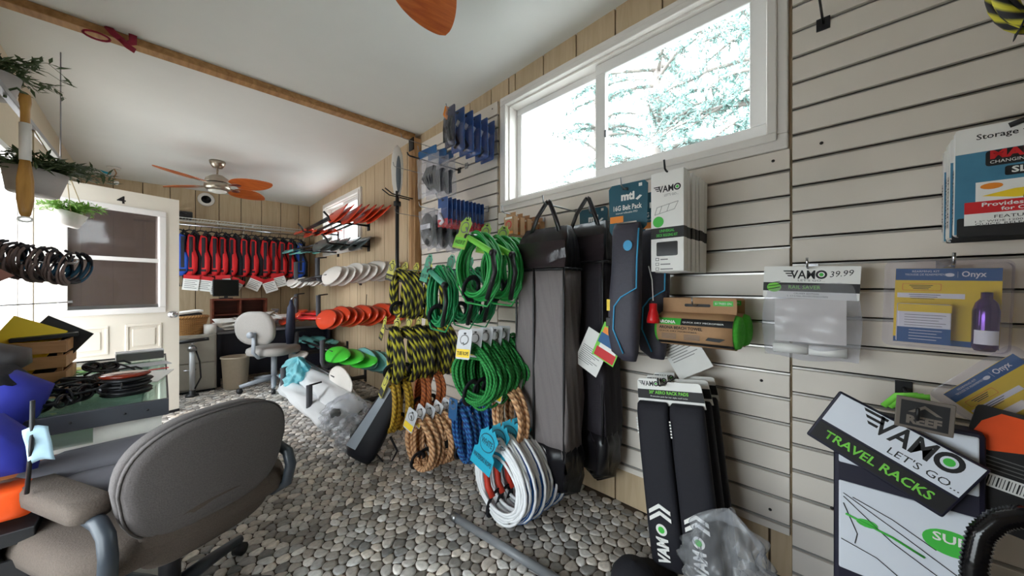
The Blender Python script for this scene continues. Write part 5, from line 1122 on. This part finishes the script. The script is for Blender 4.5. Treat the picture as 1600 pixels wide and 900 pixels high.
bxo(MB(), CX0, CX1-.08, CY0+.03, CY1-.02, .60, .615).build('display_deck', 'case_white', dc); bxo(MB(), CX0, CX1-.08, CY1-.02, CY1-.012, .36, CZ-.02).build('back_panel', 'case_white', dc)
bxo(MB(), CX1-.20, CX1-.02, CY0+.022, CY0+.03, .0, CZ-.062).build('end_panel', 'case_white', dc)
wbx = thing('wooden_box', 'orange-brown wooden box with slotted side under the display case edge', 'box', (-.38, 2.10, 0)); mat_wood('orange_wood', (150, 82, 42), (176, 104, 58), (1, 6, 6), .5, 3)
MB().box(-.24, .15, -.08, .08, .362, .598).build('box_body', 'orange_wood', wbx, bev=.003); MB().box(.15, .19, -.08, .08, .362, .598).build('pale_side', mat('pale_wood', (226, 196, 158), .6), wbx, bev=.003)
for k in range(2): MB().tube([(.155, -.083, .56-.025*k), (.17, -.083, .565-.025*k), (.18, -.083, .575-.025*k)], .003, 5).build('hand_slot', 'black', wbx)
# sunglasses on the glass
mat('lens', (30, 20, 24), .08, var=.2, coat=.5); mat('lens_amber', (120, 40, 22), .1, var=.2)
def shades(label, group, m='black', lm='lens'):
    t = thing('sunglasses', label, 'sunglasses', group=group)
    f = MB()
    for s_ in (-1, 1):
        pts = [(s_*.035+.03*math.cos(a), -.004*math.cos(a*1)+.0, .022+.02*math.sin(a)) for a in [2*PI*k/20 for k in range(20)]]; f.tube(pts, .0042, 6, closed=True)
        f.tube([(s_*.066, 0, .03), (s_*.07, .02, .03), (s_*.066, .10, .028), (s_*.06, .125, .01)], .0035, 6, flat=1.4)
    f.tube([(-.008, -.004, .026), (0, -.006, .029), (.008, -.004, .026)], .0035, 6); f.build('frame', m, t)
    for s_ in (-1, 1): pillow(ellipse(.058, .038, 18, s_*.035, .022), [(.9, -.004), (1, -.001), (.9, .001)]).build('lens', lm, t)
    return t
s0 = shades('dark sunglasses lying in a heap on the glass display case', 'sunglasses on the glass case'); rs_ = random.Random(4)
for i in range(10):
    loc = (rs_.uniform(-.30, -.2), rs_.uniform(2.08, 2.2), CZ+.006+.006*i) if i < 5 else (rs_.uniform(-.26, -.1), rs_.uniform(2.1, 2.7), CZ+.004+.012*(i-5))
    rot = (rs_.uniform(-.2, .2), rs_.uniform(-.2, .2), rs_.uniform(0, 6))
    if i == 0: s0.location = loc; s0.rotation_euler = rot
    else: copy_tree(s0, loc=loc, rot=rot)
pq = thing('case_stack', 'stack of flat black pouches on the near corner of the glass case', 'pouches', (-.105, 2.2, CZ+.002))
for k in range(7):
    oo = MB().lathe([(0, 0), (.062, 0), (.068, .006), (.062, .012), (0, .012)], 20, sx=1.15).build('pouch', 'black' if k != 6 else 'lens_amber', pq, loc=(.008*math.sin(k*2), .01*math.cos(k*3), .0125*k), rot=(0, 0, k))
for i, (m_, x, y, w, h, a, lb) in enumerate((('silver_card', -.07, 2.94, .2, .14, .2, 'grey printed leaflet flat on the glass case'), ('white_card', -.15, 2.55, .34, .3, -.2, 'white paper sheet flat on the glass case'), ('lime', -.25, 2.94, .14, .05, .4, 'green slip of card on the glass case'), ('red_ink', -.1, 2.7, .26, .012, .25, 'thin red pencil on the glass case'), ('yellow_card', -.35, 3.02, .1, .08, .6, 'yellow slip of card on the glass case'), ('kraft', -.2, 2.4, .26, .2, .1, 'brown paper sheet on the glass case'))):
    tag(MB().box(-w/2, w/2, -h/2, h/2, 0, .004).build('flat_card' if i != 3 else 'pencil', m_, loc=(x, y, CZ+.002+.0012*i), rot=(0, 0, a)), lb, 'card' if i != 3 else 'pencil')
gbx = thing('card_holder', 'small grey box near the far edge of the glass case', 'box', (-.095, 3.14, CZ+.012), .1); MB().box(-.1, .1, -.05, .05, 0, .045).build('box_body', 'ink_grey', gbx, bev=.003); MB().box(-.1, .1, -.05, .05, .046, .052).build('box_lid', 'silver_card', gbx)
cc = thing('cord_tangle', 'tangle of dark cords beside the wooden crate on the glass case', 'cords', (-.275, 2.58, CZ+.008))
for k in range(3): MB().tube([(.05*math.cos(a)*(1+.2*k)+.01*k, .04*math.sin(a)*(1+.1*k), .006+.008*k+.006*math.sin(2*a+k)) for a in [2*PI*j/18 for j in range(18)]], .004, 6, closed=True).build('cord', 'dark_metal', cc)
# crate with books
mat_wood('crate_wood', (148, 100, 60), (190, 142, 96), (1, 6, 6), .6, 3)
cr = thing('wooden_crate', 'slatted wooden crate on the glass display case', 'crate', (-.5, 2.80, CZ+.002))
for z0 in (.0, .075, .145):
    for yy in (-.14, .13): MB().box(-.18, .18, yy, yy+.012, z0, z0+.055).build('slat', 'crate_wood', cr, bev=.001, seg=1)
    for xx in (-.18, .168): MB().box(xx, xx+.012, -.128, .13, z0, z0+.055).build('slat', 'crate_wood', cr, bev=.001, seg=1)
for xx in (-.166, .152):
    for yy in (-.126, .114): MB().box(xx, xx+.016, yy, yy+.016, 0, .2).build('corner_post', 'crate_wood', cr)
MB().box(-.166, .166, -.126, .126, .0, .01).build('bottom_board', 'crate_wood', cr)
for i, (m_, x, lb) in enumerate((('yellow_ink', -.53, 'yellow booklet sticking out of the wooden crate'), ('black', -.47, 'black booklet leaning behind the yellow booklet in the crate'), ('black', -.40, 'black notebook lying across the crate rim'))):
    if i < 2: b_ = MB().box(-.09, .09, -.008, .008, 0, .25).build('booklet', m_, loc=(x, 2.78+.05*i, CZ+.06), rot=(-.15, .5+.12*i, 0), bev=.002)
    else: b_ = MB().box(-.1, .1, -.09, .09, 0, .018).build('notebook', m_, loc=(x, 2.83, CZ+.205), rot=(0, -.06, .1), bev=.002)
    tag(b_, lb, 'booklet')
# dark dry bag, blue jacket, blue bag, orange float, crate below
def lump(outl, prof, seed, amp=.01):
    mb = pillow(outl, prof); r_ = random.Random(seed); ph = [r_.uniform(0, 6) for _ in range(3)]
    mb.v = [(x+amp*math.sin(31*z+ph[0]+9*y), y+amp*math.sin(23*x+ph[1]+17*z), z+amp*math.sin(27*x+ph[2]+13*y)) for x, y, z in mb.v]; return mb
mat('drybag_grey', (62, 58, 60), .5, var=.2, scale=24)
db = thing('dry_bag', 'dark grey dry bag with white emblem lying on the near end of the glass case', 'bag', (-.59, 2.28, CZ+.05))
lump([(-.09, .0), (.0, -.01), (.15, .05), (.235, .105), (.225, .16), (.1, .215), (.0, .28), (-.09, .32)], [(.6, -.1), (.85, -.085), (1, -.04), (1, .04), (.85, .085), (.6, .1)], 3, .006).build('bag_body', 'drybag_grey', db); MB().prism(ellipse(.07, .06, 16, .03, .2), -.118, -.1).build('emblem_print', 'silver_card', db)
mat('jacket_blue', (38, 44, 150), .7, var=.2, scale=18, bump=.2)
jb = thing('paddle_jacket', 'blue and black jacket heaped over the corner of the display case', 'jacket', (-.53, 2.09, CZ-.0))
lump([(-.15, -.06), (.05, -.09), (.17, -.07), (.235, -.0), (.24, .1), (.17, .155), (.0, .17), (-.15, .16)], [(.55, -.13), (.85, -.115), (1, -.06), (1, .02), (.85, .07), (.5, .09)], 6, .012).build('blue_body', 'jacket_blue', jb)
lump([(-.15, .1), (.02, .12), (.16, .08), (.215, .12), (.15, .17), (-.02, .2), (-.15, .2)], [(.6, -.135), (.9, -.125), (1, -.06), (1, .04), (.8, .09)], 7, .01).build('black_shoulder', 'black_fabric', jb)
MB().tube([(.1, -.13, .12), (.14, -.14, .02), (.16, -.135, -.05)], .012, 6, flat=.4).build('strap', 'black_fabric', jb)
nb2 = thing('neck_bag', 'blue dry bag slumped below the heaped jacket', 'bag', (-.44, 1.80, .60)); lump([(-.15, .03), (.08, .03), (.17, .05), (.185, .12), (.10, .22), (-.15, .24)], [(.5, -.08), (.85, -.07), (1, -.02), (1, .02), (.85, .07), (.5, .08)], 8, .008).build('bag_body', 'jacket_blue', nb2)
of = thing('orange_float', 'orange plastic float beside the chair arm', 'float', (-.42, 1.78, .525)); lump(rrect(.34, .085, .035, 4, .0, .045), [(.7, -.07), (.95, -.06), (1, -.02), (1, .02), (.95, .06), (.7, .07)], 9, .003).build('float_body', mat('float_orange', (232, 84, 30), .35), of)
ck = thing('black_crate', 'black plastic crate on the floor behind the chair arm', 'crate', (-.42, 1.80, 0))
for z in (.0, .12, .24, .36): 
    for a in ((-.16, .16, -.1, -.09), (-.16, .16, .09, .1), (-.16, -.15, -.1, .1), (.15, .16, -.1, .1)): MB().box(a[0], a[1], a[2], a[3], z, z+.06).build('crate_rail', 'black', ck)
for xx in (-.16, -.08, 0, .08, .15): MB().box(xx, xx+.01, -.1, .1, 0, .46).build('crate_rib', 'black', ck)
MB().box(-.16, .16, -.1, .1, .46, .5).build('crate_top', 'black', ck, bev=.003)
md = thing('face_mask', 'pale blue folded face mask hanging on a black cord', 'mask', PY(62, 690, 1.66)); MB().grid(lambda u, v: Vector((-.03+.045*u+.012*v, -.004*math.sin(3*PI*v), .05-.1*v-.02*abs(u-.5))), 5, 10).build('mask_body', mat('mask_blue', (176, 206, 222), .7), md, solid=.002); MB().tube([(-.012, 0, .12), (-.014, 0, .0), (-.022, 0, -.14)], .005, 6).build('cord', 'black', md)
# eyewear straps on a peg, bare peg, rail with planters ----------------------
mat('strap_dark', (34, 28, 36), .8, var=.3, scale=60); mat('strap_teal', (20, 76, 104), .7, var=.3, scale=60); mat('strap_brown', (112, 92, 88), .7, var=.3, scale=60)
pgz = 1.31; pgo = thing('wall_rod', 'steel rod on the left wall threaded with eyewear straps', 'rod', (LEFT, 2.82, pgz)); MB().tube([(0, 0, 0), (.39, 0, .005), (.4, 0, .02)], .005, 8).build('rod', 'chrome', pgo); MB().box(0, .006, -.03, .03, -.04, .04).build('wall_plate', 'steel', pgo)
MB().tube([(.0, 0, .1), (.16, 0, .11)], .03, 12).build('foam_roller', 'foam_grey', pgo)
es = thing('eyewear_strap', 'dark curved eyewear strap threaded on the left wall rod', 'strap', group='eyewear straps on the rod')
MB().tube([(0, .14*math.sin(a), -.0+.075*math.cos(a)+.0) for a in [2*PI*k/20*.86+.5 for k in range(20)]], .007, 6, flat=.6, up=(1, 0, 0)).build('strap_band', 'strap_dark', es)
MB().tube([(.002, .14*math.sin(a), .075*math.cos(a)) for a in [2*PI*k/20*.86+.5 for k in range(3, 9)]], .0085, 6, flat=.5, up=(1, 0, 0)).build('strap_print', 'strap_teal', es)
MB().tube([(.001, .144*math.sin(a), .079*math.cos(a)) for a in [2*PI*k/20*.86+.5 for k in range(11, 18)]], .0085, 6, flat=.5, up=(1, 0, 0)).build('strap_edge', 'strap_brown', es)
for i in range(36):
    loc = (-.58+.008*i, 2.82, pgz+.03-.0015*i); rot = (rs_.uniform(-.3, .3), rs_.uniform(-.1, .1)+.2, rs_.uniform(-.12, .12)-.25)
    if i == 0: es.location = loc; es.rotation_euler = rot
    else: copy_tree(es, loc=loc, rot=rot)
bpz = PY(112, 472, 2.7); bp_ = thing('wall_rod', 'bare chrome rod with white tip on the left wall', 'rod', (LEFT, 2.7, bpz.z-.02)); MB().tube([(0, 0, 0), (bpz.x-LEFT-.01, 0, .02)], .003, 7).build('rod', 'chrome', bp_); MB().tube([(bpz.x-LEFT-.012, 0, .02), (bpz.x-LEFT+.002, 0, .022)], .006, 8).build('white_tip', 'vinyl_white', bp_); MB().box(0, .005, -.02, .02, -.03, .03).build('wall_plate', 'steel', bp_)
# suspended rail
RX = -.455; rl = thing('hanging_rail', 'slim white metal rail hung from the ceiling with planters', 'rail', (RX, 3.0, 1.99)); MB().box(-.012, .012, -1.0, .79, -.012, .012).build('rail_bar', 'steel', rl, bev=.002)
for yy in (-.85, .6): MB().tube([(0, yy, .012), (0, yy, ceil_z(3.0+yy)-1.99)], .003, 6).build('hanger_wire', 'steel', rl)
mat('leaf_dark', (66, 84, 48), .55, var=.4, scale=30); mat('leaf_light', (120, 168, 66), .55, var=.35, scale=30); mat('pot_grey', (176, 168, 164), .6, var=.06); mat('pot_white', (232, 228, 224), .5); mat('string', (196, 176, 140), .9)
def foliage(mb, n, R, hgt, droop, seed, lw=.011, ll=.05, bias=(0, 0)):
    r_ = random.Random(seed)
    for i in range(n):
        a = r_.uniform(0, 2*PI); L = R*r_.uniform(.5, 1); d = Vector((math.cos(a)+bias[0], math.sin(a)+bias[1], 0)); h = hgt*r_.uniform(.3, 1)
        pts = [d*L*q+Vector((0, 0, h*math.sin(q*PI*.62)-droop*q*q*r_.uniform(.3, 1))) for q in (0, .25, .5, .75, 1)]
        mb.tube(pts, [.002, .002, .0016, .0012, .0008], 4)
        for q in range(1, 5):
            for s_ in range(3):
                c = pts[q].lerp(pts[q-1], r_.random()); e = (d.normalized()*.6+Vector((r_.uniform(-1, 1), r_.uniform(-1, 1), r_.uniform(-.3, .9)))).normalized()*ll*r_.uniform(.6, 1.1); w = e.cross(Vector((r_.uniform(-.3, .3), .2, 1))).normalized()*lw*.5
                mb.add([c, c+e*.45+w, c+e+Vector((0, 0, -.006)), c+e*.45-w], [(0, 1, 2, 3)])
def planter(label, loc, pm, lm, r, h, fn, tilt, rail_h, ns=3):
    t = thing('hanging_planter', label, 'planter', loc)
    M = Matrix.Rotation(tilt, 3, 'Y'); MB().lathe([(0, 0), (r*.72, 0), (r*.78, .006), (r, h), (r*.93, h), (r*.9, h-.012), (0, h-.012)], 26, (0, 0, 0), M).build('pot', pm, t)
    fm = MB(); fn(fm); fm.build('foliage', lm, t, loc=(M @ Vector((0, 0, h-.01))), kind='stuff')
    for k in range(ns): a = 2*PI*k/ns+.6; MB().tube([M @ Vector((r*.97*math.cos(a), r*.97*math.sin(a), h-.004)), (0, 0, rail_h)], .0028, 5).build('hanging_string', 'string', t)
    return t
planter('big grey hanging planter of dark leafy plant beside the wooden hanging paddle', (RX, 2.93, 1.655), 'pot_grey', 'leaf_dark', .105, .12, lambda mb: foliage(mb, 70, .21, .10, .05, 3, .014, .06, (.25, .1)), .08, .33)
planter('small white hanging planter of light green plant before the open door', (RX, 3.76, 1.605), 'pot_white', 'leaf_light', .075, .095, lambda mb: foliage(mb, 60, .16, .10, .05, 6, .010, .045), .28, .40)
planter('pot of dark fern leaves standing above the hanging rail', (RX-.06, 2.62, 2.005), 'pot_grey', 'leaf_dark', .08, .1, lambda mb: foliage(mb, 45, .22, .12, .07, 9, .013, .06), 0, .2, 0)
mat_wood('oar_wood', (150, 104, 40), (190, 140, 70), (6, 6, 1), .45, 4)
wp = thing('toy_paddle', 'small wooden paddle with white middle hanging upside down from the rail', 'paddle', (-.405, 2.48, 2.0)); oz = [(.014, 0), (.016, -.03), (.012, -.06), (.012, -.27), (.016, -.3), (.022, -.36), (.022, -.44), (.014, -.5), (.01, -.51)]
def seg(a, b_): return pillow([(x, z) for x, z in oz[a:b_]]+[(-x, z) for x, z in reversed(oz[a:b_])], [(.7, -.012), (1, -.008), (1, .008), (.7, .012)])
seg(0, 4).build('handle', 'oar_wood', wp); MB().tube([(0, 0, -.12), (0, 0, -.275)], .0165, 10).build('white_band', 'white_paint', wp); seg(3, 9).build('blade', 'oar_wood', wp); MB().tube([(.018*math.cos(a), 0, -.522+.010*math.sin(a)) for a in [2*PI*k/16 for k in range(16)]], .004, 6, closed=True).build('end_ring', 'white_card', wp); MB().tube([(0, 0, .0), (-.02, 0, .02), (-.045, 0, .0), (-.05, 0, -.03)], .005, 6).build('hang_loop', 'leaf_dark', wp)
brd = thing('brown_sign', 'brown card corner sticking out at the left wall', 'card', PY(-20, 430, 2.5)); MB().prism([(-.06, -.05), (.0, -.045), (.065, .0), (.0, .05), (-.06, .07)], -.002, .002).build('card_sheet', mat('brown_card', (134, 84, 70), .7), brd)

# ================================================================== FOREGROUND CHAIR
mat('chair_fabric', (94, 88, 87), .95, var=.3, scale=220, bump=.4); mat('chair_fabric_brown', (84, 73, 65), .95, var=.3, scale=220, bump=.4); mat('chair_tube', (50, 56, 64), .4, var=.05)
CHL, CHR = Vector((.02, 1.75, 0)), math.radians(26)
ch = thing('office_armchair', 'worn grey fabric office chair with padded arms before the display case', 'chair', CHL, CHR)
pillow(rrect(.62, .54, .13, 5), [(.85, -.05), (.97, -.04), (1, 0), (.98, .03), (.8, .05)], 0, Matrix.Rotation(-PI/2, 3, 'X')).build('seat', 'chair_fabric_brown', ch, loc=(0, .02, .425))
def back_out(w, h): 
    o_ = []
    for i in range(48):
        a = 2*PI*i/48; c_, s_ = math.cos(a), math.sin(a); e = .8 if s_ > 0 else .5; tz = math.copysign(abs(s_)**e, s_)
        o_.append((w/2*math.copysign(abs(c_)**e, c_)*(1-.12*max(0, -tz)), h/2*tz))
    return o_
bkr = pillow(back_out(.47, .35), [(.88, -.035), (.975, -.03), (1, -.018), (1, .0)], .35).build('backrest_shell', 'chair_fabric', ch, loc=(0, -.25, .62), rot=(.14, 0, 0))
pillow(back_out(.475, .355), [(1, .0), (1.005, .015), (.98, .04), (.88, .055), (.6, .058)], .35).build('back_cushion', 'chair_fabric', ch, loc=(0, -.25, .62), rot=(.14, 0, 0))
pillow(back_out(.4, .16), [(.9, -.02), (1, -.01), (1, .02), (.9, .03)], .3).build('lumbar_panel', 'chair_fabric_brown', ch, loc=(0, -.235, .43), rot=(.1, 0, 0))
MB().tube([Vector((x, -.018+.35*x*x, z)) for x, z in back_out(.475, .355)], .004, 5, closed=True).build('piping', 'chair_fabric', bkr)
for s_ in (-1, 1):
    MB().tube([(s_*.18, -.05, .37), (s_*.24, -.19, .375), (s_*.256, -.245, .41), (s_*.26, -.26, .48), (s_*.258, -.245, .53), (s_*.253, -.2, .552), (s_*.25, -.12, .558), (s_*.25, .1, .558)], .02, 10).build('arm_tube', 'chair_tube', ch)
    M = Matrix.Rotation(-PI/2, 3, 'X'); pillow(rrect(.09, .46, .04, 4), [(.8, -.03), (.97, -.02), (1, 0), (.95, .02), (.75, .028)], 0, M).build('arm_pad', 'chair_fabric_brown', ch, loc=(s_*.25, .04, .578))
MB().tube([(0, 0, .1), (0, 0, .4)], .03, 12).build('gas_column', 'black', ch); MB().box(-.12, .12, -.14, .12, .36, .385).build('seat_plate', 'black', ch); MB().tube([(0, -.1, .37), (0, -.2, .375), (0, -.215, .46)], .022, 8, flat=.5).build('back_bracket', 'black', ch)
star(ch, 'chair_tube', .31)
gbg = thing('grey_jacket', 'grey folded jacket lying across the front of the worn chair seat', 'jacket', CHL+Matrix.Rotation(CHR, 3, 'Z') @ Vector((-.05, .17, .485)), CHR-.45); mat('grey_cloth', (92, 90, 96), .8, var=.25, scale=14, bump=.2)
lump(rrect(.44, .15, .06, 5, 0, .075), [(.55, -.09), (.88, -.08), (1, -.03), (1, .03), (.88, .08), (.55, .09)], 4, .008).build('cloth_roll', 'grey_cloth', gbg); lump(rrect(.36, .11, .05, 5, .03, .05), [(.5, -.2), (.9, -.17), (1, -.11), (.9, -.06)], 5, .008).build('cloth_fold', 'grey_cloth', gbg)
